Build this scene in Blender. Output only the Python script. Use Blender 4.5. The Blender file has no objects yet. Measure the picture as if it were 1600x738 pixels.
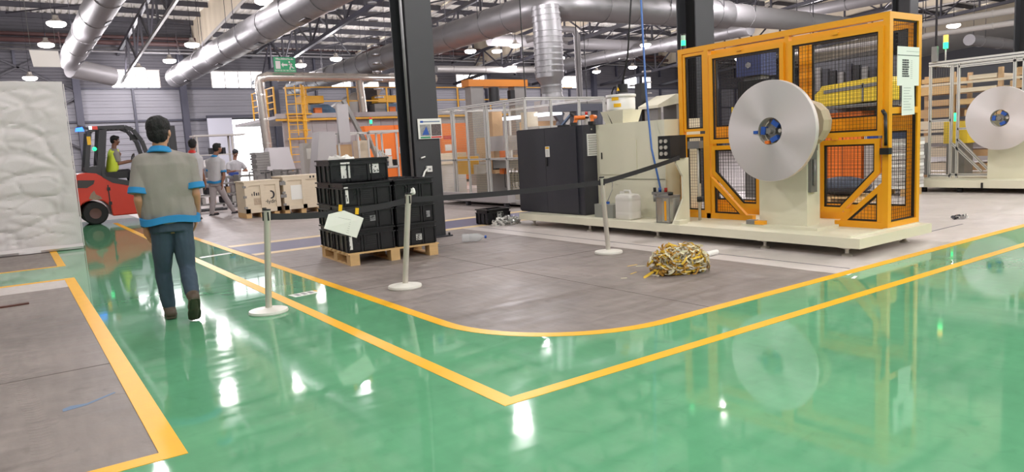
import bpy, bmesh, math, random
from mathutils import Vector, Matrix, Quaternion, noise
R_ = math.radians
rnd = random.Random(7)
SC = bpy.context.scene
COL = SC.collection

# ------------------------------------------------------------------ camera
CAM_H = 1.35
FPX = 1113.0                      # focal length in pixels of the 1600 px wide frame
PITCH, ROLL, YAW = R_(7.199), R_(-3.183), R_(34.886)
CF = Vector((math.sin(YAW)*math.cos(PITCH), math.cos(YAW)*math.cos(PITCH), -math.sin(PITCH)))
_r = Vector((math.cos(YAW), -math.sin(YAW), 0)); _u = _r.cross(CF)
CR = _r*math.cos(ROLL) + _u*math.sin(ROLL)
CU = -_r*math.sin(ROLL) + _u*math.cos(ROLL)
CC = Vector((0, 0, CAM_H))
cd = bpy.data.cameras.new('camera'); cam = bpy.data.objects.new('camera', cd); COL.objects.link(cam)
cam.matrix_world = Matrix(((CR.x, CU.x, -CF.x, 0), (CR.y, CU.y, -CF.y, 0), (CR.z, CU.z, -CF.z, CAM_H), (0, 0, 0, 1)))
cd.sensor_width = 36; cd.lens = FPX/1600*36; cd.clip_end = 300
SC.camera = cam

# ------------------------------------------------------------------ world, exposure
w = bpy.data.worlds.new('world'); SC.world = w; w.use_nodes = True
bg = w.node_tree.nodes['Background']; bg.inputs[0].default_value = (.93, .96, 1, 1); bg.inputs[1].default_value = 9.0
SC.view_settings.view_transform = 'Standard'; SC.view_settings.look = 'None'
SC.view_settings.exposure = -0.6; SC.view_settings.gamma = 1; SC.view_settings.use_curve_mapping = False
LAMP_W = 290
cy_ = SC.cycles; cy_.max_bounces = 8; cy_.diffuse_bounces = 4; cy_.glossy_bounces = 4; cy_.transparent_max_bounces = 16; cy_.caustics_reflective = False; cy_.caustics_refractive = False; cy_.sample_clamp_indirect = 8; cy_.adaptive_threshold = .02

# a pixel of the photograph as a point of the place, on a level, or on a plane Y = const / X = const
def _ray(x, y): return CF + CR*((x-800)/FPX) - CU*((y-369)/FPX)
def G(x, y, z=0): d = _ray(x, y); return CC + d*((z-CAM_H)/d.z)
def onY(x, y, Y): d = _ray(x, y); return CC + d*(Y/d.y)
def onX(x, y, X): d = _ray(x, y); return CC + d*(X/d.x)

# ------------------------------------------------------------------ materials
def lin(c):
    r = []
    for v in c:
        v /= 255.0
        r.append(v/12.92 if v <= .04045 else ((v+.055)/1.055)**2.4)
    return (*r, 1)
MATS = {}
def mat(name, col, rough=.5, metal=0, var=.0, vscale=4, bump=0, bscale=30, emit=0, trans=0, alpha=1, stretch=None, spec=.5, rvar=0, aniso=0):
    if name in MATS: return MATS[name]
    m = bpy.data.materials.new(name); m.use_nodes = True; MATS[name] = m
    nt = m.node_tree; b = nt.nodes['Principled BSDF']; c = lin(col)
    b.inputs['Base Color'].default_value = c
    b.inputs['Roughness'].default_value = rough; b.inputs['Metallic'].default_value = metal
    b.inputs['Specular IOR Level'].default_value = spec
    if aniso: b.inputs['Anisotropic'].default_value = aniso
    if trans: b.inputs['Transmission Weight'].default_value = trans
    if alpha < 1: b.inputs['Alpha'].default_value = alpha
    if emit:
        b.inputs['Emission Color'].default_value = c; b.inputs['Emission Strength'].default_value = emit
    if var or bump or rvar:
        tc = nt.nodes.new('ShaderNodeTexCoord'); mp = nt.nodes.new('ShaderNodeMapping')
        nt.links.new(tc.outputs['Object'], mp.inputs[0])
        if stretch: mp.inputs['Scale'].default_value = stretch
    if var or rvar:
        n = nt.nodes.new('ShaderNodeTexNoise'); n.inputs['Scale'].default_value = vscale; n.inputs['Detail'].default_value = 6
        nt.links.new(mp.outputs[0], n.inputs['Vector'])
        if var:
            rp = nt.nodes.new('ShaderNodeMix'); rp.data_type = 'RGBA'
            rp.inputs[6].default_value = tuple(max(0, v*(1-var)) for v in c[:3])+(1,)
            rp.inputs[7].default_value = tuple(min(1, v*(1+var)) for v in c[:3])+(1,)
            nt.links.new(n.outputs['Fac'], rp.inputs[0]); nt.links.new(rp.outputs[2], b.inputs['Base Color'])
        if rvar:
            mr = nt.nodes.new('ShaderNodeMapRange'); mr.inputs['From Min'].default_value = .3; mr.inputs['From Max'].default_value = .7
            mr.inputs['To Min'].default_value = max(.02, rough-rvar); mr.inputs['To Max'].default_value = rough+rvar
            nt.links.new(n.outputs['Fac'], mr.inputs['Value']); nt.links.new(mr.outputs[0], b.inputs['Roughness'])
    if bump:
        n2 = nt.nodes.new('ShaderNodeTexNoise'); n2.inputs['Scale'].default_value = bscale; n2.inputs['Detail'].default_value = 4
        nt.links.new(mp.outputs[0], n2.inputs['Vector'])
        bp = nt.nodes.new('ShaderNodeBump'); bp.inputs['Strength'].default_value = bump; bp.inputs['Distance'].default_value = .02
        nt.links.new(n2.outputs['Fac'], bp.inputs['Height']); nt.links.new(bp.outputs[0], b.inputs['Normal'])
    return m

M_ = dict(
 concrete=mat('concrete floor', (162,152,148), .55, var=.16, vscale=1.3, bump=.06, bscale=40, rvar=.12),
 concrete2=mat('trowelled concrete', (172,160,155), .5, var=.12, vscale=1.1, bump=.05, bscale=40, rvar=.12),
 white_floor=mat('white painted floor', (212,203,199), .4, var=.07, vscale=1.6, bump=.03, bscale=30, rvar=.1),
 green=mat('green epoxy', (116,180,144), .05, var=.12, vscale=.9, bump=.008, bscale=3.0, rvar=.03, spec=.6),
 yellow_line=mat('yellow line paint', (250,182,12), .4, var=.1, vscale=5, bump=.03, bscale=40),
 cream_line=mat('cream line paint', (222,196,150), .4, var=.1, vscale=5),
 blue_line=mat('blue lane paint', (92,92,124), .35, var=.12, vscale=3),
 dark_line=mat('dark line', (74,72,88), .5),
 joint=mat('floor joint', (96,86,82), .8),
 deck=mat('white roof deck', (240,237,230), .5, var=.05, vscale=.6),
 riser=mat('cream liner sheet', (226,214,192), .55, var=.05, vscale=.5),
 steel_dark=mat('dark painted steel', (58,57,64), .45, var=.12, vscale=2),
 column=mat('charcoal steel', (52,53,57), .5, var=.14, vscale=2.5, bump=.03),
 column_in=mat('black steel web', (22,22,24), .55),
 steel_blue=mat('blue grey steel', (66,67,80), .5, var=.08),
 steel_white=mat('white painted steel', (196,192,188), .5),
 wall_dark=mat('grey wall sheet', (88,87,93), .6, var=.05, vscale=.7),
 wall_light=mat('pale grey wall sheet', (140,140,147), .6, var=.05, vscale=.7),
 galv=mat('galvanised duct', (146,145,147), .45, metal=.85, var=.12, vscale=3, rvar=.1, bump=.04, bscale=6),
 duct_paint=mat('white grey duct', (142,140,142), .5, metal=.15, var=.05),
 chrome=mat('polished pipe', (210,204,196), .25, metal=.75, var=.1, vscale=8, bump=.05, bscale=18),
 alu=mat('aluminium profile', (218,216,212), .4, metal=.2, var=.06),
 steel=mat('stainless steel', (212,206,196), .36, metal=.45, var=.05),
 steel_grey=mat('grey machine steel', (138,136,134), .45, metal=.4, var=.1),
 red_pipe=mat('red pipe', (84,60,59), .5),
 black=mat('black plastic', (26,26,28), .42, var=.1, vscale=6),
 crate=mat('black crate plastic', (30,30,33), .33, var=.12, vscale=9, rvar=.08),
 crate_worn=mat('worn crate plastic', (46,46,48), .5, var=.3, vscale=12),
 rubber=mat('rubber', (30,29,30), .8, var=.2, vscale=14),
 belt=mat('black webbing', (44,43,47), .75, bump=.1, bscale=300),
 orange_y=mat('safety yellow paint', (243,166,26), .36, var=.04, vscale=5),
 orange=mat('orange cabinet paint', (236,122,42), .42, var=.05),
 rail_y=mat('rail yellow paint', (236,178,52), .4, var=.05),
 cream=mat('cream machine paint', (226,222,200), .42, var=.03, vscale=3),
 cabinet=mat('anthracite cabinet paint', (50,50,58), .4, var=.05, vscale=3, bump=.02, bscale=120),
 wire=mat('black wire', (28,24,22), .5),
 wood=mat('pallet wood', (214,176,124), .7, var=.18, vscale=5, stretch=(1,12,12), bump=.08, bscale=25),
 ply=mat('plywood', (222,207,184), .65, var=.08, vscale=4, stretch=(1,1,6)),
 wrap=mat('white woven wrap', (208,202,202), .5, var=.04, vscale=8, bump=.08, bscale=60),
 white=mat('white plastic', (232,230,226), .35),
 paper=mat('paper', (238,237,232), .7, var=.02),
 ink=mat('ink', (52,50,54), .7),
 grey_ink=mat('grey ink', (150,150,152), .7),
 red=mat('red', (196,44,40), .5), blue=mat('blue', (36,84,170), .5), green_p=mat('sign green', (34,140,92), .5),
 yellow=mat('yellow tape', (246,190,32), .4),
 yellow_hood=mat('yellow machine hood', (240,206,64), .45, var=.05),
 kraft=mat('cardboard', (196,160,120), .75, var=.08, vscale=6),
 skin=mat('skin', (188,138,108), .5, var=.08, vscale=18),
 skin2=mat('darker skin', (142,98,76), .5, var=.08, vscale=18),
 hair=mat('black hair', (9,8,9), .7, bump=.5, bscale=160, stretch=(1,1,.3)),
 shirt=mat('grey work shirt', (142,136,130), .8, var=.1, vscale=6, bump=.25, bscale=9),
 shirt2=mat('pale grey work shirt', (186,184,188), .8, var=.08, vscale=6, bump=.2, bscale=9),
 trim_blue=mat('blue trim cloth', (38,132,190), .75, var=.08, vscale=12),
 jeans=mat('dark blue jeans', (54,70,86), .8, var=.22, vscale=7, bump=.2, bscale=14),
 trousers=mat('grey work trousers', (168,160,162), .8, var=.1, vscale=7, bump=.2, bscale=10),
 dark_cloth=mat('dark cloth', (48,48,54), .8, var=.15),
 shoe=mat('brown shoe', (84,70,58), .6, var=.2, vscale=16), sole=mat('shoe sole', (74,68,54), .8, var=.15, vscale=20),
 hivis=mat('hi vis yellow', (214,230,66), .6), eye=mat('eye white', (235,230,225), .3), lip=mat('lips', (140,84,76), .5),
 fork_red=mat('forklift red', (206,60,44), .34, var=.06, vscale=3),
 fork_dark=mat('forklift charcoal', (56,56,60), .5, var=.08),
 wire_pale=mat('pale wire', (214,200,160), .5), clear_pet=mat('clear bottle plastic', (226,230,232), .12, alpha=.38),
 glass=mat('clear glass', (235,240,242), .03, trans=1), pane=mat('clear panel', (225,235,240), .05, alpha=.02),
 lamp_glow=mat('lamp glow', (255,246,238), .5, emit=14), lamp_body=mat('lamp body', (190,184,176), .35, metal=.6),
 led_g=mat('green light', (40,240,140), .4, emit=3.5), led_b=mat('blue light', (50,120,255), .4, emit=4), led_r=mat('red light', (200,60,50), .4, emit=.5),
 led_y=mat('amber light', (255,200,90), .4, emit=1.2), led_w=mat('white light', (240,244,255), .4, emit=2.5),
 foil=mat('bright scrap foil', (225,223,222), .25, metal=.7, var=.1, vscale=20),
 jerry=mat('translucent jerrycan', (240,236,228), .4, trans=.25), tank=mat('clear tank', (225,225,220), .15, trans=.75),
 blue_cloth=mat('blue panel', (40,70,150), .5), panel_grey=mat('clad panel grey', (176,172,174), .5, metal=.3, var=.06, vscale=1.5),
 skyglow=mat('bright pane', (250,252,255), .4, emit=5.0),
)
def reelmat():
    m = bpy.data.materials.new('wound aluminium strip'); m.use_nodes = True; nt = m.node_tree; b = nt.nodes['Principled BSDF']
    b.inputs['Metallic'].default_value = .6; b.inputs['Roughness'].default_value = .38; b.inputs['Anisotropic'].default_value = .75
    b.inputs['Base Color'].default_value = lin((228,222,222))
    tc = nt.nodes.new('ShaderNodeTexCoord'); sx = nt.nodes.new('ShaderNodeSeparateXYZ'); nt.links.new(tc.outputs['Object'], sx.inputs[0])
    cb = nt.nodes.new('ShaderNodeCombineXYZ'); nt.links.new(sx.outputs[1], cb.inputs[0]); nt.links.new(sx.outputs[2], cb.inputs[1])
    ln = nt.nodes.new('ShaderNodeVectorMath'); ln.operation = 'LENGTH'; nt.links.new(cb.outputs[0], ln.inputs[0])
    n = nt.nodes.new('ShaderNodeTexNoise'); n.noise_dimensions = '1D'; n.inputs['Scale'].default_value = 60; nt.links.new(ln.outputs['Value'], n.inputs['W'])
    mr = nt.nodes.new('ShaderNodeMapRange'); mr.inputs['To Min'].default_value = .34; mr.inputs['To Max'].default_value = .46
    nt.links.new(n.outputs['Fac'], mr.inputs['Value']); nt.links.new(mr.outputs[0], b.inputs['Roughness'])
    tg = nt.nodes.new('ShaderNodeTangent'); tg.direction_type = 'RADIAL'; tg.axis = 'X'; nt.links.new(tg.outputs[0], b.inputs['Tangent'])
    return m
M_['reel'] = reelmat()
def floormat(name, col, rough, big=.16, streak=.08, spots=.25, rv=.08, bump=.02, spec=.5, sx=(1,5,1)):
    m = bpy.data.materials.new(name); m.use_nodes = True; nt = m.node_tree; b = nt.nodes['Principled BSDF']; N = nt.nodes.new; Lk = nt.links.new
    b.inputs['Specular IOR Level'].default_value = spec
    tc = N('ShaderNodeTexCoord')
    def nz(scale, detail, st=(1,1,1), dist=0.0):
        mp = N('ShaderNodeMapping'); mp.inputs['Scale'].default_value = st; Lk(tc.outputs['Object'], mp.inputs[0]); n = N('ShaderNodeTexNoise')
        n.inputs['Scale'].default_value = scale; n.inputs['Detail'].default_value = detail; n.inputs['Distortion'].default_value = dist; Lk(mp.outputs[0], n.inputs['Vector']); return n.outputs['Fac']
    def rng(v, a, c, lo, hi):
        r = N('ShaderNodeMapRange'); r.inputs['From Min'].default_value = a; r.inputs['From Max'].default_value = c; r.inputs['To Min'].default_value = lo; r.inputs['To Max'].default_value = hi; Lk(v, r.inputs['Value']); return r.outputs[0]
    def mul(a, c):
        q = N('ShaderNodeMath'); q.operation = 'MULTIPLY'; Lk(a, q.inputs[0]); Lk(c, q.inputs[1]); return q.outputs[0]
    big_ = nz(.75, 8, dist=.6); st1 = nz(2.2, 6, sx, .3); st2 = nz(2.6, 6, (sx[1], sx[0], 1), .3); sp = nz(5.5, 5, (1,1,1), 1.2)
    f = mul(mul(rng(big_, .3, .7, 1-big, 1+big), rng(st1, .3, .7, 1-streak, 1+streak)), mul(rng(st2, .3, .7, 1-streak, 1+streak), rng(sp, .60, .75, 1, 1-spots)))
    vm = N('ShaderNodeVectorMath'); vm.operation = 'SCALE'; vm.inputs[0].default_value = lin(col)[:3]; Lk(f, vm.inputs['Scale']); Lk(vm.outputs[0], b.inputs['Base Color'])
    Lk(rng(st1, .3, .7, max(.02, rough-rv), rough+rv), b.inputs['Roughness'])
    if bump:
        bp = N('ShaderNodeBump'); bp.inputs['Strength'].default_value = bump; bp.inputs['Distance'].default_value = .02; Lk(nz(30, 4), bp.inputs['Height']); Lk(bp.outputs[0], b.inputs['Normal'])
    return m
M_['concrete'] = floormat('mottled concrete', (132,122,118), .5, .2, .12, .25, .12, .05)
M_['concrete2'] = floormat('mottled trowelled concrete', (158,148,145), .45, .14, .09, .2, .12, .04)
M_['white_floor'] = floormat('scuffed white floor', (202,193,190), .38, .07, .06, .15, .1, .02)
M_['green'] = floormat('scuffed green epoxy', (100,165,124), .055, .10, .04, .10, .03, .0, .55, (1,4,1))

# ------------------------------------------------------------------ mesh builder
class B:
    def __init__(s): s.v = []; s.f = []; s.sm = []
    def add(s, vs, fs, smooth=False):
        o = len(s.v); s.v += [tuple(v) for v in vs]
        for i, f in enumerate(fs):
            s.f.append(tuple(o+k for k in f)); s.sm.append(smooth if isinstance(smooth, bool) else smooth[i])
        return s
    def box(s, c, d, rz=0, rot=None):
        m = rot if rot is not None else (Matrix.Rotation(rz, 3, 'Z') if rz else None)
        vs = []
        for x in (-.5, .5):
            for y in (-.5, .5):
                for z in (-.5, .5):
                    p = Vector((x*d[0], y*d[1], z*d[2]))
                    if m: p = m @ p
                    vs.append(p+Vector(c))
        return s.add(vs, [(0,1,3,2),(4,6,7,5),(0,4,5,1),(2,3,7,6),(0,2,6,4),(1,5,7,3)])
    def bx(s, x0, x1, y0, y1, z0, z1): return s.box(((x0+x1)/2, (y0+y1)/2, (z0+z1)/2), (abs(x1-x0), abs(y1-y0), abs(z1-z0)))
    def beam(s, a, b, w, h=None, up=(0,0,1)):
        a = Vector(a); b = Vector(b); d = (b-a); L = d.length
        if L < 1e-6: return s
        d.normalize(); u = Vector(up)
        if abs(d.dot(u)) > .99: u = Vector((0,1,0)) if abs(d.y) < .9 else Vector((1,0,0))
        x = d.cross(u).normalized(); u = x.cross(d); h = h or w
        return s.box((a+b)/2, (w, L, h), rot=Matrix((x, d, u)).transposed())
    def rings(s, rs, caps=True, closed=False, smooth=True):
        n = len(rs[0]); vs = [p for r in rs for p in r]; fs = []; sm = []
        m = len(rs)
        for i in range(m if closed else m-1):
            for j in range(n):
                a = i*n+j; b_ = i*n+(j+1) % n; c = ((i+1) % m)*n
                fs.append((a, b_, c+(j+1) % n, c+j)); sm.append(smooth)
        if caps and not closed:
            fs.append(tuple(range(n-1, -1, -1))); sm.append(False)
            fs.append(tuple((m-1)*n+j for j in range(n))); sm.append(False)
        return s.add(vs, fs, sm)
    def cyl(s, a, b, r0, r1=None, n=12, caps=True, smooth=True):
        a = Vector(a); b = Vector(b); d = (b-a).normalized(); r1 = r0 if r1 is None else r1
        x = d.orthogonal().normalized(); y = d.cross(x)
        rs = [[p+(x*math.cos(t*2*math.pi/n)+y*math.sin(t*2*math.pi/n))*r for t in range(n)] for p, r in ((a, r0), (b, r1))]
        return s.rings(rs, caps, smooth=smooth)
    def tube(s, pts, r, n=8, closed=False, caps=True, ref=None):
        P = [Vector(p) for p in pts]; rs = []; x = None
        for i, p in enumerate(P):
            t = (P[min(i+1, len(P)-1)] - P[max(i-1, 0)]) if not closed else (P[(i+1) % len(P)]-P[i-1])
            t.normalize()
            if x is None: x = (Vector(ref) if ref else t.orthogonal())
            x = (x - t*x.dot(t)).normalized(); y = t.cross(x); rr = r[i] if isinstance(r, (list, tuple)) else r
            rs.append([p+(x*math.cos(k*2*math.pi/n)+y*math.sin(k*2*math.pi/n))*rr for k in range(n)])
        return s.rings(rs, caps, closed)
    def strip(s, pts, side, w, th):
        # flat band along pts, width w along side vectors, thickness th
        P = [Vector(p) for p in pts]; rs = []
        for i, p in enumerate(P):
            t = (P[min(i+1, len(P)-1)]-P[max(i-1, 0)]).normalized(); sd = Vector(side[i] if isinstance(side, list) else side)
            sd = (sd - t*sd.dot(t)).normalized(); nn = t.cross(sd)
            rs.append([p+sd*w/2+nn*th/2, p-sd*w/2+nn*th/2, p-sd*w/2-nn*th/2, p+sd*w/2-nn*th/2])
        return s.rings(rs, True, smooth=False)
    def ball(s, c, r, n=12, m=8, rot=None):
        if not isinstance(r, (tuple, list)): r = (r, r, r)
        rs = []; c = Vector(c)
        for i in range(m+1):
            ph = math.pi*(i/m)*.998+.001*math.pi
            ring = []
            for j in range(n):
                p = Vector((r[0]*math.sin(ph)*math.cos(2*math.pi*j/n), r[1]*math.sin(ph)*math.sin(2*math.pi*j/n), -r[2]*math.cos(ph)))
                if rot: p = rot @ p
                ring.append(c+p)
            rs.append(ring)
        return s.rings(rs)
    def lathe(s, prof, c=(0,0,0), axis=(0,0,1), n=16, caps=True, smooth=True, x0=None):
        ax = Vector(axis).normalized(); x = (Vector(x0) if x0 else ax.orthogonal()).normalized(); y = ax.cross(x); c = Vector(c)
        rs = [[c+ax*z+(x*math.cos(t*2*math.pi/n)+y*math.sin(t*2*math.pi/n))*r for t in range(n)] for r, z in prof]
        return s.rings(rs, caps, smooth=smooth)
    def prism(s, poly, a, b, axis='z'):
        def P(u, v, w): return {'z': (u, v, w), 'x': (w, u, v), 'y': (u, w, v)}[axis]
        n = len(poly); vs = [P(u, v, a) for u, v in poly]+[P(u, v, b) for u, v in poly]
        fs = [tuple(range(n-1, -1, -1)), tuple(range(n, 2*n))]+[(i, (i+1) % n, n+(i+1) % n, n+i) for i in range(n)]
        return s.add(vs, fs)
    def frame(s, poly, wd, a, b, axis='x'):
        # closed polygonal frame bar of width wd (towards the inside), from a to b along axis
        n = len(poly); P2 = [Vector(p) for p in poly]; area = sum(P2[i].x*P2[(i+1) % n].y-P2[(i+1) % n].x*P2[i].y for i in range(n))
        sg = 1 if area > 0 else -1; inn = []
        for i in range(n):
            p0, p1, p2 = P2[i-1], P2[i], P2[(i+1) % n]
            d1 = (p1-p0).normalized(); d2 = (p2-p1).normalized()
            n1 = Vector((-d1.y, d1.x))*sg; n2 = Vector((-d2.y, d2.x))*sg
            bis = (n1+n2); k = wd/max(.2, (1+n1.dot(n2))) ; inn.append(p1+bis*k)
        for i in range(n):
            j = (i+1) % n; s.prism([P2[i], P2[j], inn[j], inn[i]], a, b, axis)
        return [tuple(p) for p in inn]
    def build(s, name, m, parent=None, loc=None, rz=0, rot=None, kind=None):
        me = bpy.data.meshes.new(name); me.from_pydata([tuple(v) for v in s.v], [], s.f); me.validate()
        if len(me.polygons) == len(s.sm): me.polygons.foreach_set('use_smooth', s.sm)
        bm = bmesh.new(); bm.from_mesh(me); bmesh.ops.recalc_face_normals(bm, faces=bm.faces)
        for e in bm.edges:
            if len(e.link_faces) == 2 and e.calc_face_angle(0) > .6: e.smooth = False
        bm.to_mesh(me); bm.free()
        me.materials.append(M_[m] if isinstance(m, str) else m)
        return obj(name, me, parent, loc, rz, rot, kind)
def obj(name, me, parent=None, loc=None, rz=0, rot=None, kind=None):
    o = bpy.data.objects.new(name, me); COL.objects.link(o)
    if parent is not None: o.parent = parent
    if loc is not None: o.location = loc
    if rz: o.rotation_euler = (0, 0, rz)
    if rot is not None: o.rotation_euler = rot
    if kind: o['kind'] = kind
    return o
def tag(o, label, cat, group=None):
    o['label'] = label; o['category'] = cat
    if group: o['group'] = group
    return o
def thing(name, label, cat, loc=(0,0,0), rz=0, group=None, rot=None):
    o = bpy.data.objects.new(name, None); COL.objects.link(o); o.location = loc; o.rotation_euler = rot or (0, 0, rz)
    o.empty_display_size = .1
    return tag(o, label, cat, group)
def struct(name, loc=(0,0,0)):
    o = bpy.data.objects.new(name, None); COL.objects.link(o); o.location = loc; o['kind'] = 'structure'; return o
def dup(root, loc=None, rz=None, label=None, parent=None):
    kids = list(root.children)
    r = root.copy(); COL.objects.link(r)
    if parent is not None: r.parent = parent
    if loc is not None: r.location = loc
    if rz is not None: r.rotation_euler = (0, 0, rz)
    if label: r['label'] = label
    for c in kids: dup(c, parent=r)
    return r
def text(s, size, m, parent, loc, rot, th=.002, align='CENTER', name='lettering'):
    cu = bpy.data.curves.new('lettering', 'FONT'); cu.body = s; cu.size = size; cu.extrude = th; cu.align_x = align; cu.align_y = 'CENTER'
    tmp = bpy.data.objects.new('tmp', cu); COL.objects.link(tmp)
    dg = bpy.context.evaluated_depsgraph_get(); me = bpy.data.meshes.new_from_object(tmp.evaluated_get(dg)); bpy.data.objects.remove(tmp)
    me.materials.clear(); me.materials.append(M_[m]); return obj(name, me, parent, loc, rot=rot)
def lerp(a, b, t): return Vector(a)*(1-t)+Vector(b)*t
# ================================================================== SETTING
YB = 42.0                                   # back wall
YR = 16.0                                   # ridge
def zlow(y): return 7.4+.075*(YB-y) if y >= YR else 7.4+.075*(YB-YR)-.075*(YR-y)
def zup(y): return zlow(y)+1.4

# ---- floor with its coatings and lines
floor = B().bx(-26, 76, -26, 44, -.2, 0).build('floor', 'concrete', kind='structure')
def patch(name, m, polys, z0, z1):
    b = B()
    for p in polys: b.prism(p, z0, z1)
    return b.build(name, m, floor)
def rect(x0, x1, y0, y1): return [(x0, y0), (x1, y0), (x1, y1), (x0, y1)]
RC = 1.25
def arc(r, cx, cy, a0, a1, n=16): return [(cx+r*math.cos(a0+(a1-a0)*i/n), cy+r*math.sin(a0+(a1-a0)*i/n)) for i in range(n+1)]
cx, cy = 2.6+RC, 3.54+RC
green = [(-26,-26), (76,-26), (76,3.58)] + arc(RC-.04, cx, cy, 1.5*math.pi, math.pi) + [(2.65,21.5), (.5,21.5), (.5,11.98), (-26,11.98), (-26,10.47), (.5,10.47), (.5,3.58), (-26,3.58)]
patch('green_coating', 'green', [green], 0, .002)
patch('white_coating', 'white_floor', [rect(6.2,60,3.6,10.5), rect(2.7,20,20.5,30)], 0, .0015)
patch('white_patch', 'white_floor', [rect(-6,.44,9.75,10.42)], 0, .0012)
patch('trowelled_concrete', 'concrete2', [rect(2.7,40,11.75,20.5)], 0, .001)
def yline(poly): return patch('yellow_line', 'yellow_line', poly, 0, .0042)
yline([rect(1.98,2.08,3.08,20)]); yline([rect(1.98,76,2.99,3.08)])
ring = []
o_ = arc(RC, cx, cy, math.pi, 1.5*math.pi, 20); i_ = arc(RC-.1, cx, cy, math.pi, 1.5*math.pi, 20)
yline([rect(2.6,2.7,cy,19.8)] + [[o_[k], o_[k+1], i_[k+1], i_[k]] for k in range(20)] + [rect(cx,76,3.54,3.64)])
yline([rect(.43,.54,3.53,10.52)]); yline([rect(-26,.43,3.53,3.63)]); yline([rect(-26,.43,10.42,10.52)])
yline([rect(-26,.53,11.93,12.03)]); yline([rect(.43,.53,12.03,20)])
patch('cream_line', 'cream_line', [rect(2.75,12,11.72,11.98)], 0, .003); patch('cream_line', 'cream_line', [rect(2.75,9,10.36,10.58)], 0, .003)
patch('blue_lane', 'blue_line', [rect(2.75,12,10.58,11.72)], 0, .0025)
patch('dark_line', 'dark_line', [rect(6.49,6.51,3.68,10.3)], 0, .0025)
patch('dark_line', 'dark_line', [rect(8.6,10.2,4.22,4.24)], 0, .0025)
patch('floor_joint', 'joint', [rect(2.72,7.0,6.64,6.655), rect(2.72,6.2,8.75,8.762), rect(-8,.43,5.6,5.615), rect(4.4,4.41,3.65,10.3)], 0, .001)
patch('white_stripe', 'white_floor', [[(2.12,10.85), (2.58,10.95), (2.58,11.07), (2.12,10.97)]], .002, .0035)
patch('blue_mark', mat('blue chalk', (112,132,160), .7), [[(.1,4.67), (.22,4.70), (.38,4.83), (.375,4.85), (.22,4.735), (.14,4.75), (.1,4.72)]], 0, .0015)
tm = mat('tyre dust', (150,140,136), .6)
patch('tyre_mark', tm, [[(x_+.03*math.sin(k*.05)-.00012*k*k+a_*s_, 3.9+k*.05+b_) for a_, b_ in ((0,0), (.05,.016), (.05,.024), (0,.008))] for x_ in (-.28,-.02) for s_ in (1,-1) for k in range(60)], 0, .0008)

# ---- back wall: ribbed sheets round the windows and the door
DOOR = (10.5, 12.4, 3.75)
WINS = [(4.9,7.15), (9.75,12.6), (16.6,19.7), (20.4,22.2), (25.4,27.9), (33.4,36.2), (41,44), (49,52), (57,60)]
wall = struct('wall_back', (0, YB, 0))
def ribbed(x0, x1, z0, z1, m, pitch=.32):
    b = B(); n = max(1, round((z1-z0)/pitch)); h = (z1-z0)/n; prof = []
    for i in range(n): prof += [(0, z0+i*h), (-.025, z0+i*h+.03), (-.025, z0+i*h+h*.5), (0, z0+i*h+h*.5+.03)]
    prof.append((0, z1)); vs = []; fs = []
    for x in (x0, x1): vs += [(x, y, z) for y, z in prof]
    k = len(prof)
    for i in range(k-1): fs.append((i, i+1, k+i+1, k+i))
    b.add(vs, fs); b.bx(x0, x1, .01, .2, z0, z1)
    return b.build('sheet', m, wall)
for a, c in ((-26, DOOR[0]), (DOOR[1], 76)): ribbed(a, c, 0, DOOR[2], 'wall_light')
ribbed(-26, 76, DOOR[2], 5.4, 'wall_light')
edges = [-26]+[e for wn in WINS for e in wn]+[76]
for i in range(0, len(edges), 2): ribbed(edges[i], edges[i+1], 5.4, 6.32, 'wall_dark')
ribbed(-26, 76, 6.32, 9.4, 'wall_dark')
for z in (3.72, 5.38): B().bx(-26, 76, -.12, -.03, z-.05, z+.05).build('girt', 'steel_blue', wall)
x = 3.3-4.9*3
while x < 74:
    if not (DOOR[0] < x < DOOR[1]): B().bx(x-.16, x+.16, -.4, -.04, 0, 7.3).build('wall_column', 'steel_blue', wall)
    xm = x+2.5
    if not (DOOR[0] < xm < DOOR[1]): B().bx(xm-.06, xm+.06, -.2, -.04, 0 if not any(a-.1 < xm < c+.1 for a, c in WINS) else 0, 5.35).build('wall_post', 'steel_blue', wall)
    if not any(a-.1 < xm < c+.1 for a, c in WINS): B().bx(xm-.06, xm+.06, -.2, -.04, 6.32, 7.5).build('wall_post', 'steel_blue', wall)
    x += 4.9
for a, c in (((-1.2,-.3,7.5),(3.2,-.3,5.2)), ((-1.2,-.3,5.2),(3.2,-.3,7.5)), ((-1.2,-.3,2.4),(3.2,-.3,4.9)), ((-1.2,-.3,4.9),(3.2,-.3,2.4))): B().beam(a, c, .09).build('wind_brace', 'steel_dark', wall)
for i, (a, c) in enumerate(WINS):
    wn = struct('window_%d' % (i+1), (0, YB, 0)); n = 4
    fr = B(); fr.bx(a-.04, c+.04, -.05, .06, 5.36, 5.42); fr.bx(a-.04, c+.04, -.05, .06, 6.30, 6.36)
    for k in range(n+1): xx = a+(c-a)*k/n; fr.bx(xx-.025, xx+.025, -.05, .06, 5.42, 6.30)
    fr.build('window_frame', 'steel_white', wn)
    for k in range(n): B().bx(a+(c-a)*k/n+.025, a+(c-a)*(k+1)/n-.025, 0, .02, 5.42, 6.30).build('pane', 'skyglow', wn)
dr = struct('door_1', (0, YB, 0))
B().bx(9.2, DOOR[0], -.5, -.42, .02, DOOR[2]).build('sliding_leaf', mat('door leaf', (206,208,220), .5), dr)
B().bx(9.2, DOOR[1]+.3, -.5, -.3, DOOR[2], DOOR[2]+.16).build('door_track', 'steel_blue', dr)
apron = B().bx(0, 40, 42.2, 70, -.2, 0).build('floor_yard', mat('pale yard', (226,224,220), .8), kind='structure')  # pale ground outside the door
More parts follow.
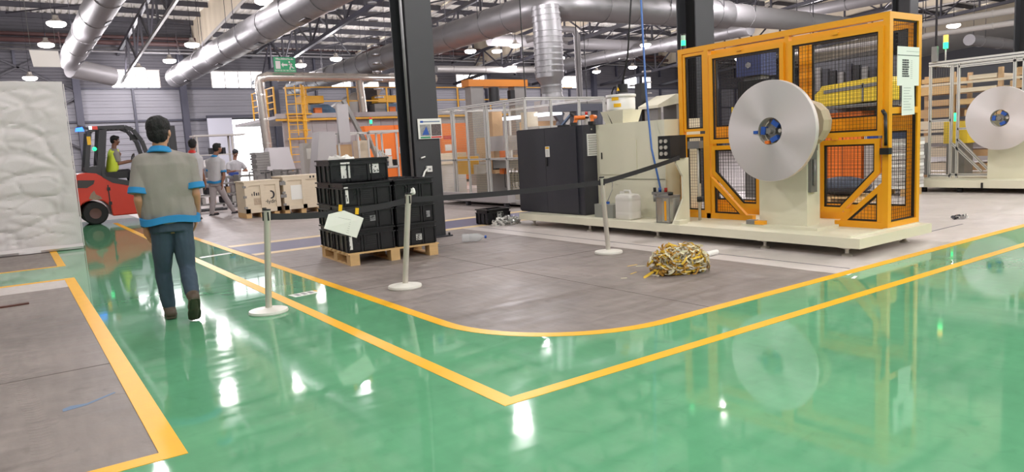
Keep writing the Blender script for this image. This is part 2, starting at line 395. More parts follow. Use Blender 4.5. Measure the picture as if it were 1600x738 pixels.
for nm, bb in (('wall_left', (-26,-25.8,-26,42)), ('wall_right', (75.8,76,-26,42)), ('wall_front', (-26,76,-26,-25.8))):
    B().bx(*bb, 0, 9.8).build(nm, 'wall_light', kind='structure')

# ---- roof
roof = struct('ceiling')
BAYS = [(-26,-8,0), (-8,9,1), (9,18,0), (18,27,1), (27,36,0), (36,45,1), (45,54,0), (54,63,1), (63,76,0)]
for x0, x1, up in BAYS:
    zf = zup if up else zlow
    for ya, yb in ((YR, YB+.1), (-26, YR)):
        b = B(); n = round((x1-x0)/.3); prof = []
        for i in range(n):
            p = x0+(x1-x0)*i/n; h = (x1-x0)/n
            prof += [(p, 0), (p+h*.55, 0), (p+h*.65, .07), (p+h*.9, .07)]
        prof.append((x1, 0)); k = len(prof); vs = [(px_, y, zf(y)+dz) for y in (ya, yb) for px_, dz in prof]
        b.add(vs, [(i, i+1, k+i+1, k+i) for i in range(k-1)]); b.build('roof_sheet', 'deck', roof)
def rbot(xp, y): return (zlow(y)-.55 if xp == 27 else ((7.0 if y > 23 else 8.05) if xp == 45 else zlow(y)-.12))
for xp in (-8, 9, 18, 27, 36, 45, 54, 63):
    b = B(); n = 68; vs = []; prof = []
    for i in range(n*4+1):
        prof.append((-26+68*i/(n*4), (-.04 if i % 4 in (1, 2) else 0)))
    for t in (0, 1): vs += [(xp+dx*(-1 if xp in (-8,18,36,54) else 1), y, (rbot(xp, y) if t == 0 else zup(y))) for y, dx in prof]
    k = len(prof); b.add(vs, [(i, i+1, k+i+1, k+i) for i in range(k-1)]); b.build('riser_sheet', 'riser', roof)
    for ya, yb in (((-26, YR), (YR, YB)) if xp != 45 else ((-26, 22.8), (23.2, YB))): B().beam((xp-.03, ya, rbot(xp, ya)-.02), (xp-.03, yb, rbot(xp, yb)-.02), .1, .08).build('riser_trim', 'steel_white', roof)
rows = [41.2-1.75*i for i in range(21)]
for x0, x1, up in BAYS[1:8]:
    me = None
    for y in rows:
        z = (zup(y) if up else zlow(y))-.13
        if me is None:
            L = x1-x0-.1; o = B().bx(-L/2, L/2, -.05, .05, -.12, .12).build('purlin', 'steel_dark', roof, ((x0+x1)/2, y, z)); me = o.data
        else: obj('purlin', me, roof, ((x0+x1)/2, y, z))
# sloping lattice girders along Y
TX = [-1.3, 5.3, 11.9, 18.5, 25.1, 31.7, 38.3, 44.9]
for ti, xt in enumerate(TX):
    m = 'steel_grey' if ti == 1 else ('steel_blue' if ti == 2 else 'steel_dark')
    y0, y1 = (18, 41.8) if xt < 5 else (9.74, 41.8)
    def zb(y): return zlow(y)-1.75
    t = B()
    for ya, yb in ((y0, YR), (YR, y1)) if y0 < YR else ((y0, y1),):
        t.beam((xt, ya, zb(ya)), (xt, yb, zb(yb)), *((.09, .12) if ti == 1 else (.16, .16)))
    tr = t.build('bottom_chord', m, roof)
    t = B()
    for ya, yb in ((y0, YR), (YR, y1)) if y0 < YR else ((y0, y1),): t.beam((xt, ya, zlow(ya)-.33), (xt, yb, zlow(yb)-.33), .14, .16)
    t.build('top_chord', 'steel_dark', roof)
    y = y0+.3; k = 0
    while y+2 < y1:
        B().beam((xt, y, zb(y)), (xt, y, zlow(y)-.3), .08).build('brace', 'steel_dark', tr)
        a, c = ((y, zb(y)), (y+2, zlow(y+2)-.3)) if k % 2 else ((y, zlow(y)-.3), (y+2, zb(y+2)))
        B().beam((xt, a[0], a[1]), (xt, c[0], c[1]), .07).build('brace', 'steel_dark', tr); y += 2; k += 1
for x0, x1, up in BAYS[1:7]:
    zf = zup if up else zlow; xm = (x0+x1)/2
    for k in range(4):
        ya = 40-k*6.5; yb = ya-5.5
        for s in (0, 1):
            xs = ((x0+.8, xm-.3), (xm+.3, x1-.8))[s]
            B().beam((xs[0], ya, zf(ya)-.4), (xs[1], yb, zf(yb)-.4), .06).build('roof_brace', 'steel_dark', roof)
            B().beam((xs[1], ya, zf(ya)-.45), (xs[0], yb, zf(yb)-.45), .06).build('roof_brace', 'steel_dark', roof)

# ---- service pipes under the eave, along the back wall
for z, r, m, y in ((7.55,.12,'red_pipe',41.0), (7.85,.1,'red_pipe',41.2), (7.28,.05,'galv',41.0), (7.05,.06,'galv',40.6)):
    sp = B().cyl((-20, y, z), (70, y, z), r, n=8)
    for k in range(17): sp.box((-18+k*5.2, y, z+.0), (.06, r*2.6, r*2.6)); sp.cyl((-18+k*5.2, y, z), (-18+k*5.2, y, zlow(y)+.02), .012, n=5)
    lab = {(7.55): 'thick dark red pipe along the back wall under the eave', 7.85: 'upper dark red pipe along the back wall under the roof', 7.28: 'thin silver pipe under the red pipes along the back wall', 7.05: 'lowest silver pipe running along the dark back wall'}[z]
    tag(sp.build('service_pipe', m), lab, 'pipe', 'service pipes along the back wall')

# ---- steel columns
def column(x, y, label, wd=.44, dp=.5, h=None):
    h = h or zlow(y)-1.6
    c = thing('steel_column', label, 'column', (x, y, 0), group='dark steel columns')
    b = B()
    b.bx(-wd/2, wd/2, -dp/2, -dp/2+.025, 0, h); b.build('front_flange', 'column', c)
    B().bx(-wd/2, wd/2, dp/2-.025, dp/2, 0, h).build('rear_flange', 'column', c)
    B().bx(-.02, .02, -dp/2+.025, dp/2-.025, 0, h).build('web', 'column_in', c)
    B().bx(-wd/2+.03, wd/2-.05, -dp/2+.02, dp/2-.02, 0, .9).build('casing', 'column_in', c) if False else None
    p = B(); p.bx(-wd/2-.08, wd/2+.08, -dp/2-.08, dp/2+.08, 0, .02)
    for sx in (-1, 1):
        for sy in (-1, 1): p.cyl((sx*(wd/2+.04), sy*(dp/2+.04), .02), (sx*(wd/2+.04), sy*(dp/2+.04), .06), .018, n=6)
    p.build('base_plate', 'steel_dark', c)
    return c
col1 = column(5.30, 9.98, 'near charcoal steel column with a poster, behind the black crates')
B().cyl((-.27, -.22, .02), (-.27, -.22, 6.5), .022, n=8).build('conduit', 'galv', col1)
column(11.80, 9.98, 'charcoal steel column behind the left end of the yellow cage', wd=.55)
column(20.3, 9.98, 'dark steel column rising above the right top corner of the yellow cage', wd=.42)
column(18.4, 6.35, 'black steel column at the right edge behind the second reel', wd=.55)

# ---- ducts
def hang(x, y, z0, b): b.cyl((x, y, z0), (x, y, (zlow(y) if not any(a <= x <= c and u for a, c, u in BAYS) else zup(y))+.02), .013, n=5)
def duct(name, label, pts, r, m, seam=1.6, n=20, hangers=True, rods=True, vents=()):
    d = thing(name, label, 'duct', pts[0], group='ventilation ducts'); o = Vector(pts[0])
    P = [Vector(p)-o for p in pts]
    b = B().tube(P, r, n=n, ref=(0, 0, 1)); b.build('duct_shell', m, d)
    rs = B(); hb = B(); has = False
    for i in range(len(P)-1):
        L = (P[i+1]-P[i]).length; dr_ = (P[i+1]-P[i]).normalized(); rr = r[i] if isinstance(r, list) else r; rr2 = r[i+1] if isinstance(r, list) else r
        for k in range(int(L/seam)):
            t = (k+.5)*seam/L; c = P[i].lerp(P[i+1], t); q = rr+(rr2-rr)*t
            B().cyl(c-dr_*.025, c+dr_*.025, q+.016, n=n).build('seam_ring', m, d)
            if hangers and abs(dr_.z) < .5 and k % 2 == 0:
                sd = dr_.cross(Vector((0,0,1))).normalized()
                for s in (-1, 1): w_ = c+o+sd*q*s*.98; B().cyl(w_-o, Vector((w_.x, w_.y, (zup(w_.y) if any(a <= w_.x <= e and u for a, e, u in BAYS) else zlow(w_.y))-.01))-o, .012, n=4).build('hanger_rod', 'steel_dark', d)
    for y, an in vents:
        a_ = R_(an); r0 = r if not isinstance(r, list) else r[0]; B().box(Vector((math.cos(a_)*(r0+.006), y-o.y, math.sin(a_)*(r0+.006))), (.02,.5,.2), rot=Matrix.Rotation(-a_,3,'Y')).build('air_grille', 'steel_dark', d)
    return d
def elbow(p0, p1, p2, r, n=7):
    p0, p1, p2 = map(Vector, (p0, p1, p2)); a = p1+(p0-p1).normalized()*r; c = p1+(p2-p1).normalized()*r
    return [tuple((a*(1-t)**2+p1*2*t*(1-t)+c*t*t)) for t in [i/n for i in range(n+1)]]
duct('air_duct', 'broad pale duct at the top left, bending at the blank white board', [(2.75,14,6.0), (2.75,36.3,6.0)], .435, 'duct_paint', 3.2,
     vents=[(y, -62) for y in (24.5, 27.4, 30.4, 33.6)])
duct('air_duct', 'short pale duct end beside the first window, under the top left duct', [(2.75,36.6,5.75), (4.45,37.6,5.5)], .42, 'duct_paint', 3, hangers=False)
duct('air_duct', 'large silver duct sloping from the top towards the second window', [(7.4,15,5.65), (7.4,39,5.65)], .5, 'galv', 2.4,
     vents=[(y, -100) for y in (20, 24.5, 30, 36)])
ep = elbow((13.1,19,5.25), (13.1,16,5.25), (17,16,5.3), 1.1)
duct('air_duct', 'biggest galvanised duct crossing behind the near column and turning right', [(13.1,38.5,5.1), (13.1,20,5.25)]+ep+[(20.5,16,5.36)], .46, 'galv', 1.25)
duct('air_duct', 'smooth pale duct running right above the yellow cage', [(20.5,16,5.36), (24,16,5.38), (29,16,5.36)], [.38,.36,.30], 'duct_paint', 2.2)
dv = duct('drop_duct', 'vertical spiral duct dropping onto the glazed machine', [(12.7,16.0,5.15), (12.75,16,4.55), (12.75,16,3.2), (12.78,16,3.05), (12.8,16,2.72), (12.8,16,2.45)], [.38,.40,.40,.3,.3,.36], 'galv', .16, hangers=False)
duct('drop_duct', 'slim vertical spiral duct left of the near column', [(11.25,24,3.2), (11.25,24,8.7)], .15, 'galv', .3, hangers=False)
duct('drop_duct', 'left one of two slim vertical ducts far behind the black cabinet', [(23.4,24,3.2), (23.4,24,5.9)], .17, 'galv', 1.2, hangers=False)
duct('drop_duct', 'right one of two slim vertical ducts far behind the black cabinet', [(23.95,24,3.2), (23.95,24,5.9)], .15, 'duct_paint', 1.2, hangers=False)
duct('drop_duct', 'grey elbowed pipe right of the spiral drop duct', [(19.2,25.6,5.9), (20.2,24.2,6.2), (20.55,24,6.15), (20.72,24,5.9), (20.75,24,3.2)], .14, 'duct_paint', 2, hangers=False)
duct('drop_duct', 'ribbed white round stack left of the yellow cage top', [(24.9,24,3.2), (24.9,24,5.0)], .2, 'steel_white', .5, hangers=False)
duct('air_duct', 'long brown grey duct across the middle distance behind the cables', [(20.2,30,6.62), (34.5,30,6.68)], .3, 'duct_paint', 2.5)
duct('air_duct', 'pale straight duct behind the poster column, above the orange gantry', [(20.5,36,5.9), (28,36,5.98)], .2, 'steel_grey', 2.2)
duct('air_duct', 'silver sloping duct seen between the cables and drop ducts', [(30,22,6.36), (30,40,6.33)], .36, 'galv', 2.2)
duct('air_duct', 'white pipe sloping up to the top right behind the cage roof', [(31.5,12,6.75), (31.5,26,6.9)], .27, 'duct_paint', 2.4)
duct('air_duct', 'pale duct line above the second machine, upper one', [(30,8,5.15), (30,20,5.2)], .12, 'steel_white', 2.4)
duct('air_duct', 'pale duct line above the second machine, lower one', [(30,8,4.7), (30,20,4.8)], .1, 'steel_white', 2.4)
duct('air_duct', 'bent white duct above the aluminium frame at the far right', [(40,16.5,5.35), (46,16.6,5.3), (50,16.6,5.0), (62,17,5.25)], [.28,.28,.3,.34], 'duct_paint', 2.4)
# ---- high bay lamps, each with its own light
LD = bpy.data.lights.new('lamp_light', 'POINT'); LD.energy = LAMP_W; LD.shadow_soft_size = .2; LD.color = (1, .94, .975)
def make_lamp():
    t = thing('high_bay_lamp', '', 'lamp')
    B().lathe([(.04,.27), (.08,.26), (.09,.16), (.12,.13), (.27,.04)], n=16).build('housing', 'lamp_body', t)
    B().lathe([(.268,.04), (.28,.0), (.26,-.05), (.19,-.09), (.08,-.11), (.01,-.112)], n=16).build('diffuser', 'lamp_glow', t)
    B().cyl((0,0,.25), (0,0,.5), .02, n=6).build('hook', 'steel_dark', t)
    return t
lamp0 = make_lamp()
def lamp(p, label, first=[True]):
    p = Vector(p)
    if first[0]: t = lamp0; first[0] = False; t.location = p; t['label'] = label
    else: t = dup(lamp0, p, None, label)
    t['group'] = 'high bay lamps'
    zt = (zup(p.y) if any(a <= p.x <= c and u for a, c, u in BAYS) else zlow(p.y))+.03
    B().cyl((0,0,.48), (0,0,zt-p.z), .01, n=4).build('drop_cable', 'steel_dark', t)
    l = bpy.data.objects.new('lamp_light', LD); COL.objects.link(l); l.parent = t; l.location = (0, 0, -.3)
VIS = [((88,37),6.0,'large glowing lamp left of the top left duct'), ((72,70),6.2,'smaller lamp just above the blank white board'), ((300,70),6.0,'lamp left of the large silver duct, higher of two'),
 ((265,95),6.0,'lamp left of the large silver duct, lower of two'), ((217,108),6.0,'small lamp right above the first window'), ((47,122),5.4,'faint lamp just above the white wrapped box'), ((412,2),6.3,'lamp at the top edge above the large silver duct'),
 ((525,92),6.0,'lamp right of the green exit sign, the higher one'), ((470,102),6.0,'lamp touching the right edge of the green exit sign'), ((735,80),6.0,'lamp right of the poster column under the big duct'),
 ((805,71),6.2,'lamp left of the spiral drop duct, upper one'), ((800,105),6.0,'lamp left of the spiral drop duct, lower one'), ((875,91),6.2,'lamp right of the spiral drop duct, upper one'), ((932,112),6.0,'lamp between the cables right of the spiral drop duct'), ((1490,40),5.6,'lamp above the green and amber signal light on the right')]
for p, z, lb in VIS:
    q = G(*p, z)
    if q.y > 40: q = onY(*p, 40)
    lamp(q, lb)
REST = [(8.3,20.5,6), (5.2,24.6,6.6), (15.6,20.4,6), (14.6,11.9,6), (10.2,14.6,6), (2.4,19.5,6.6), (20,14.6,6.4), (2,10,6.6), (8.5,6,6.2), (16,4,6.2), (23,7,6.2), (2,2,6.6), (9,-3,6.2), (-5,6,6.2), (-6,-6,6.2), (2,-7,6.6), (17,-6,6.2), (26,-2,6.2), (-6,18,6.4), (-5,28,6.6), (34,2,6.2), (36,22,6), (22,32,6.4), (44,10,6), (34,34,6), (48,24,6), (29,21,6.3), (41,31,6.3), (28,27,6.2), (41,19.8,6.3), (54,30,6.3), (4,-3,6.6), (12.5,-4,6.2), (21,-5,6.2), (6,-9,6.6), (14,-10,6.2)]  # some placed from floor reflections, others added to light foreground and far roof
def in_frame(q):
    d = Vector(q)-CC; z = d.dot(CF); return z > 0 and 0 < 800+FPX*d.dot(CR)/z < 1600 and 0 < 369-FPX*d.dot(CU)/z < 738
seen = sorted([q for q in REST if in_frame(q)], key=lambda q: (Vector(q)-CC).dot(CR)/(Vector(q)-CC).dot(CF))
ORD = ['first', 'second', 'third', 'fourth', 'fifth', 'sixth', 'seventh', 'eighth', 'ninth', 'tenth', 'eleventh', 'twelfth', 'thirteenth', 'fourteenth', 'fifteenth', 'sixteenth']
for i, q in enumerate(seen): lamp(q, 'far background fill lamp under the roof, %s of them from the left' % ORD[i])  # mostly added to brighten the far ceiling
for q in REST:
    if q not in seen: lamp(q, 'unseen high bay lamp lighting the hall from out of the picture')
# ================================================================== MACHINE WITH REEL
def wire_panel(poly, x, dy=.042, dz=.042, r=.0014):
    # wires filling a polygon in the Y,Z plane at X = x
    b = B(); n = len(poly)
    def cuts(v, axis):
        cs = []
        for i in range(n):
            p, q = poly[i], poly[(i+1) % n]; a, c = p[axis], q[axis]
            if (a-v)*(c-v) < 0: t = (v-a)/(c-a); cs.append(p[1-axis]+(q[1-axis]-p[1-axis])*t)
        return sorted(cs)
    for ax, st in ((0, dy), (1, dz)):
        lo = min(p[ax] for p in poly); hi = max(p[ax] for p in poly); k = int((hi-lo)/st)
        for i in range(1, k+1):
            v = lo+(hi-lo)*i/(k+1); cs = cuts(v, ax)
            for j in range(0, len(cs)-1, 2):
                if cs[j+1]-cs[j] < .01: continue
                if ax == 0: b.bx(x-r, x+r, v-r, v+r, cs[j], cs[j+1])
                else: b.bx(x-r+.004, x+r+.004, cs[j], cs[j+1], v-r, v+r)
    return b
def panel(par, poly, x, wd, dp, m='orange_y', name='mesh_panel', mesh=True, edge='wire', dy=.042):
    b = B(); inn = b.frame(poly, wd, x-dp/2, x+dp/2, 'x'); fr = b.build(name, m, par)
    e = B(); e.frame(inn, .02, x-.012, x+.012, 'x'); e.build('edge_trim', edge, fr)
    if mesh: wire_panel(inn, x, dy, dy).build('wire_mesh', 'wire', fr, kind='stuff')
    return fr
def wire_panel_x(par, x0, x1, z0, z1, y, d=.042, r=.0014, m='wire'):
    b = B(); n = int((x1-x0)/d)
    for i in range(1, n): b.bx(x0+(x1-x0)*i/n-r, x0+(x1-x0)*i/n+r, y-r, y+r, z0, z1)
    n = int((z1-z0)/d)
    for i in range(1, n): b.bx(x0, x1, y-r+.004, y+r+.004, z0+(z1-z0)*i/n-r, z0+(z1-z0)*i/n+r)
    return b.build('wire_mesh', m, par, kind='stuff')
OX, OY = 7.02, 3.87
mb = thing('machine_platform', 'long cream steel machine platform on levelling feet under the near reel', 'platform', (OX, OY, 0))
BZ = .21
B().bx(0, 1.53, 0, 5.95, .105, .2).build('frame', 'cream', mb)
B().bx(.0, 1.53, 0, 5.95, .2, BZ).build('top_plate', 'cream', mb)
B().bx(.05, 1.5, .12, .16, BZ, BZ+.012).build('top_seam', 'cream', mb)
ft = None
for fx, fy in [(.13,.21), (.13,1.21), (.13,2.9), (.13,4.29), (.13,5.7), (1.34,.21), (1.34,2.9), (1.34,5.6)]:
    if ft is None:
        ft = B().lathe([(.055,0), (.055,.012), (.02,.03), (.02,.075), (.035,.075), (.035,.09), (.09,.09), (.09,.105)], n=12).build('levelling_foot', 'steel', mb, (fx, fy, 0))
    else: obj('levelling_foot', ft.data, mb, (fx, fy, 0))
# --- yellow cage
CX = .86                                           # front plane, local to the cage
cg = thing('safety_cage', 'tall yellow wire mesh safety cage behind the reel', 'safety cage', (OX+CX, 4.01, BZ))
W, Dp, H_, t = 2.95, .63, 2.34, .07
def post(y, x=0, h=H_, w_=t): return B().bx(x-w_/2, x+w_/2, y-w_/2, y+w_/2, 0, h).build('post', 'orange_y', cg)
for y in (t/2, W-t/2):
    for x in (0, Dp): post(y, x)
post(2.46, h=H_-t); post(1.24, w_=.06, h=H_-t); post(1.4, Dp, h=H_-t)
for x in (0, Dp): B().bx(x-t/2, x+t/2, t, W-t, H_-t, H_).build('top_rail', 'orange_y', cg)
for y in (t/2, W-t/2): B().bx(t/2, Dp-t/2, y-t/2, y+t/2, H_-t, H_).build('top_rail', 'orange_y', cg); B().bx(t/2, Dp-t/2, y-t/2, y+t/2, 0, t).build('bottom_rail', 'orange_y', cg)
B().bx(Dp-t/2, Dp+t/2, t, W-t, 0, .14).build('bottom_rail', 'orange_y', cg)
B().bx(-t/2, t/2, 1.75, W-t, 0, t).build('bottom_rail', 'orange_y', cg); B().bx(-t/2, t/2, t, .62, 0, t).build('bottom_rail', 'orange_y', cg)
# front: left narrow panels
panel(cg, [(2.50,1.20), (2.87,1.20), (2.87,2.26), (2.50,2.26)], 0, .035, .05)
panel(cg, [(2.50,.07), (2.87,.07), (2.87,1.16), (2.50,1.16)], 0, .035, .05)
# doors: left with a cut lower corner, right with a cut lower corner
panel(cg, [(1.27,1.02), (2.40,1.02), (2.40,2.20), (1.27,2.20)], -.03, .055, .05, name='door_panel')
panel(cg, [(1.62,.17), (1.90,.17), (2.38,.62), (2.38,.99), (1.62,.99)], -.03, .055, .05, name='door_panel')
panel(cg, [(.06,1.03), (1.21,1.03), (1.21,2.20), (.06,2.20)], -.03, .055, .05, name='door_panel')
panel(cg, [(.80,.17), (.52,.17), (.09,.62), (.09,1.0), (.80,1.0)], -.03, .055, .05, name='door_panel')
panel(cg, [(1.80,.02), (2.42,.02), (2.42,.57)], 0, .055, .05, name='corner_brace'); panel(cg, [(.62,.02), (.07,.02), (.07,.52)], 0, .055, .05, name='corner_brace')
# right end panels and back panels
for z0, z1 in ((.07,1.26), (1.33,2.27)):
    f_ = B(); f_.bx(t/2, Dp-t/2, .02, .05, z0, z0+.015); f_.bx(t/2, Dp-t/2, .02, .05, z1-.015, z1); f_.bx(t/2, t/2+.015, .02, .05, z0, z1); f_.bx(Dp-t/2-.015, Dp-t/2, .02, .05, z0, z1)
    e_ = f_.build('end_panel', 'wire', cg); wire_panel_x(e_, t/2, Dp-t/2, z0, z1, .035)
B().bx(t/2, Dp-t/2, 0, t, 1.26, 1.33).build('mid_rail', 'orange_y', cg)
for y0, y1 in ((.07,1.36), (1.44,2.88)):
    for z0, z1 in ((.14,1.12), (1.2,2.26)): panel(cg, [(y0,z0), (y1,z0), (y1,z1), (y0,z1)], Dp, .05, .04, name='back_panel', dy=.05)
B().bx(Dp-.03, Dp+.03, .07, 2.88, 1.12, 1.2).build('mid_rail', 'orange_y', cg)
for y, z in ((1.9,2.2), (.6,2.2), (.6,1.02), (.45,.2)): B().box((-.06, y, z), (.03,.07,.03)).build('hinge', 'orange_y', cg)
lt = B(); lt.cyl((-.09,.01,1.26), (-.075,.01,.92), .018, n=8); lt.box((-.075,.01,.86), (.07,.1,.07)); lt.cyl((-.07,.05,1.3), (-.09,.01,1.25), .02, n=8); lt.build('latch_handle', 'black', cg)
B().box((-.065,1.2,1.12), (.04,.09,.06)).build('lock_box', 'orange_y', cg)
st_ = thing('signal_light', 'green signal tower on the left top corner of the yellow cage', 'signal light', (OX+CX, 6.88, BZ+H_))
B().cyl((0,0,0), (0,0,.05), .035, n=12).build('foot', 'black', st_); B().cyl((0,0,.05), (0,0,.12), .032, n=14).build('green_lens', 'led_g', st_)
B().cyl((0,0,.122), (0,0,.19), .032, n=14).build('upper_lens', mat('pale lens', (190,220,205), .3), st_); B().cyl((0,0,.19), (0,0,.21), .034, n=14).build('cap', 'black', st_)
# papers on the end of the cage
def sheet_px(name, label, cat, a, c):
    q0, q1 = onY(*a, 3.99), onY(*c, 3.99); t_ = thing(name, label, cat, (q0.x, 3.99, q1.z)); return t_, q1.x-q0.x, q0.z-q1.z
pp, sw_, sh_ = sheet_px('paper_notice', 'white printed sheet clipped to the right end of the cage', 'notice', (1402,72), (1435,134))
B().bx(0, sw_, -.004, 0, 0, sh_).build('sheet', 'paper', pp); B().bx(0, sw_, -.006, -.004, sh_*.77, sh_*.785).build('fold', 'ink', pp); B().bx(sw_*.4, sw_, -.006, -.004, sh_*.88, sh_*.887).build('fold', 'grey_ink', pp)
bl = B()
for i in range(8):
    zz = sh_*(.63-i*.058); x_ = sw_*.22
    while x_ < sw_*.5: w_ = rnd.uniform(.02,.09)*sw_; bl.bx(x_, min(x_+w_, sw_*.53), -.006, -.004, zz, zz+sh_*.042); x_ += w_+.015*sw_
bl.build('print_block', 'ink', pp, kind='stuff')
b_ = B()
for i in range(10): b_.bx(sw_*.6, sw_*.68, -.006, -.004, sh_*(.64-i*.05), sh_*(.647-i*.05))
b_.build('print_lines', 'grey_ink', pp, kind='stuff')
pp2, sw_, sh_ = sheet_px('paper_slip', 'narrow white slip hanging below the printed sheet on the cage', 'notice', (1408.5,133), (1428,180))
B().prism([(0,sh_), (sw_*.93,sh_), (sw_,.01), (.0,0)], -.008, -.004, 'y').build('sheet', 'paper', pp2)
b_ = B()
for i in range(9): b_.bx(sw_*.12, sw_*rnd.uniform(.4,.85), -.010, -.008, sh_*(.9-i*.09), sh_*(.912-i*.09))
b_.build('print_lines', 'grey_ink', pp2, kind='stuff')
# --- reel stand, reel
RY, RZ = 4.97, 1.355
rs_ = thing('reel_stand', 'cream pedestal carrying the large aluminium reel', 'stand', (7.48, RY, BZ))
B().bx(0, .26, -.22, .42, .03, 1.25).build('pedestal', 'cream', rs_); B().bx(-.12, .32, -.42, .6, 0, .03).build('foot_plate', 'cream', rs_)
cl = B(); cl.bx(.02, .14, -.26, -.22, .42, 1.0); cl.box((.06,-.27,.95), (.06,.06,.1)); cl.cyl((.06,-.275,.5), (.06,-.275,.8), .018, n=8); cl.build('clamp_bracket', 'steel_grey', rs_)
B().cyl((-.30,0,RZ-BZ), (.05,0,RZ-BZ), .12, n=20).build('spindle', 'steel_grey', rs_)
B().bx(-.13,-.05,.28,.40,.03,.075).build('stop_block', 'orange_y', rs_); B().bx(-.131,-.05,.40,.52,.03,.08).build('limit_switch', 'steel_grey', rs_)
def make_reel(label, loc, orange=True):
    r = thing('metal_strip_reel', label, 'reel', loc); RR = .57
    B().lathe([(.155,0), (RR-.003,0), (RR,.003), (RR,.055), (.155,.055)], axis=(1,0,0), n=72, caps=False).build('coil', M_['reel'], r)
    B().lathe([(.154,.002), (.158,.0), (.158,.12), (.154,.12)], axis=(1,0,0), n=40, caps=False).build('core_ring', 'steel', r)
    hb = B(); hb.cyl((.03,0,0), (.24,0,0), .055, n=20); hb.cyl((-.02,0,0), (.03,0,0), .03, n=14); hb.build('hub', 'steel_grey', r)
    for k, a in enumerate((0, 120, 240)):
        a = R_(a+5); d = Vector((0, math.cos(a), math.sin(a))); q = Vector((0, -d.z, d.y)); ja = B()
        ja.beam(Vector((.06,0,0))+d*.05, Vector((.06,0,0))+d*.13, .07, .06, up=(1,0,0)); jw = ja.build('jaw', 'steel_grey', r)
        B().beam(Vector((.045,0,0))+d*.10-q*.045, Vector((.045,0,0))+d*.10+q*.045, .055, .06, up=(1,0,0)).build('jaw_pad', 'blue', jw)
    if orange: B().box((.03,.045,-.125), (.05,.05,.035)).build('orange_pad', 'orange', r); B().box((-.01,.178,-.005), (.02,.05,.035)).build('blue_clip', 'blue', r)
    B().cyl((.02,-.115,0), (.06,-.115,0), .022, n=12).build('roller', 'steel', r)
    return r
reel1 = make_reel('large bright aluminium strip reel with blue pads on the near stand', (7.1, RY, RZ))
ck = B(); ck.lathe([(.05,0), (.25,0), (.27,.07), (.25,.16), (.05,.16)], axis=(1,0,0), n=14, smooth=False); 
co = tag(ck.build('coil_core', mat('tan paper core', (184,164,140), .6, var=.15), loc=(7.33, 4.70, RZ+.06)), 'tan faceted coil core behind the near aluminium reel', 'coil core')
# --- black cabinet
cb = thing('black_cabinet', 'anthracite two-door electrical cabinet on the machine base', 'cabinet', (7.27, 8.41, BZ))
cw, cdp, ch = 1.7, .44, 1.4
B().bx(.015, cdp, 0, cw, 0, ch).build('body', 'cabinet', cb)
for y0, y1 in ((.13,.915), (.92,cw-.005)):
    d_ = B().bx(-.008, .012, y0, y1, .02, ch-.01).build('door', 'cabinet', cb)
h_ = B(); h_.bx(-.022, -.008, .86, .90, .78, .92); h_.cyl((-.03,.88,.80), (-.01,.88,.80), .012, n=10); h_.build('handle', 'black', cb)
lbk = B().bx(-.012, -.008, .80, .91, .93, 1.10).build('label_plate', 'paper', cb); B().bx(-.014,-.012,.81,.90,1.06,1.09).build('label_stripe', 'yellow', lbk)
lbk2 = B()
for i in range(5): lbk2.bx(-.014,-.012,.825,.885,.95+i*.02,.955+i*.02)
lbk2.build('label_print', 'grey_ink', lbk)
vg = B().bx(.10, .34, -.015, 0, .92, 1.26).build('vent_grille', 'white', cb)
for i in range(9): B().box((.22,-.018,.95+i*.035), (.2,.012,.02), rot=Matrix.Rotation(.5,3,'X')).build('louvre', mat('grille shade', (196,194,190), .5), vg)
B().cyl((.2,.0,1.33), (.2,-.012,1.33), .012, n=8).build('screw', 'steel', cb)
# things on top of it
TZ = BZ+ch
def power_tool(label, loc, rz, c):
    t_ = thing('power_tool', label, 'tool', loc, rz)
    B().cyl((0,-.09,.12), (0,.08,.12), .035, n=12).build('motor_housing', c, t_); B().beam((0,.05,.1), (0,.09,.0), .04, .05).build('grip', c, t_)
    B().bx(-.04,.04,.05,.15,0,.05).build('battery', 'black', t_); B().cyl((0,-.15,.12), (0,-.09,.12), .016, n=8).build('chuck', 'black', t_); return t_
power_tool('orange power tool lying on the black cabinet, left one', (7.42,8.62,TZ), R_(60), 'orange'); power_tool('small orange tool at the right edge of the black cabinet top', (7.58,8.47,TZ), R_(120), 'orange')
sb = thing('spray_bottle', 'small white bottle with red cap on the black cabinet', 'bottle', (7.55,8.6,TZ))
B().lathe([(.035,0), (.038,.02), (.038,.12), (.02,.16)], n=12).build('bottle_body', 'white', sb); B().cyl((0,0,.16), (0,0,.21), .022, n=10).build('cap', 'red', sb)
rg = thing('hand_clamp', 'blue and black hand clamp leaning on the cabinet top', 'clamp', (7.45,8.95,TZ))
B().beam((0,.15,.02), (0,-.12,.2), .04, .03).build('bar', mat('clamp blue', (120,140,175), .45), rg); B().beam((0,-.1,.2), (0,-.22,.12), .05, .04).build('jaw', 'black', rg); B().bx(-.05,.05,.0,.2,0,.03).build('foot', 'black', rg)
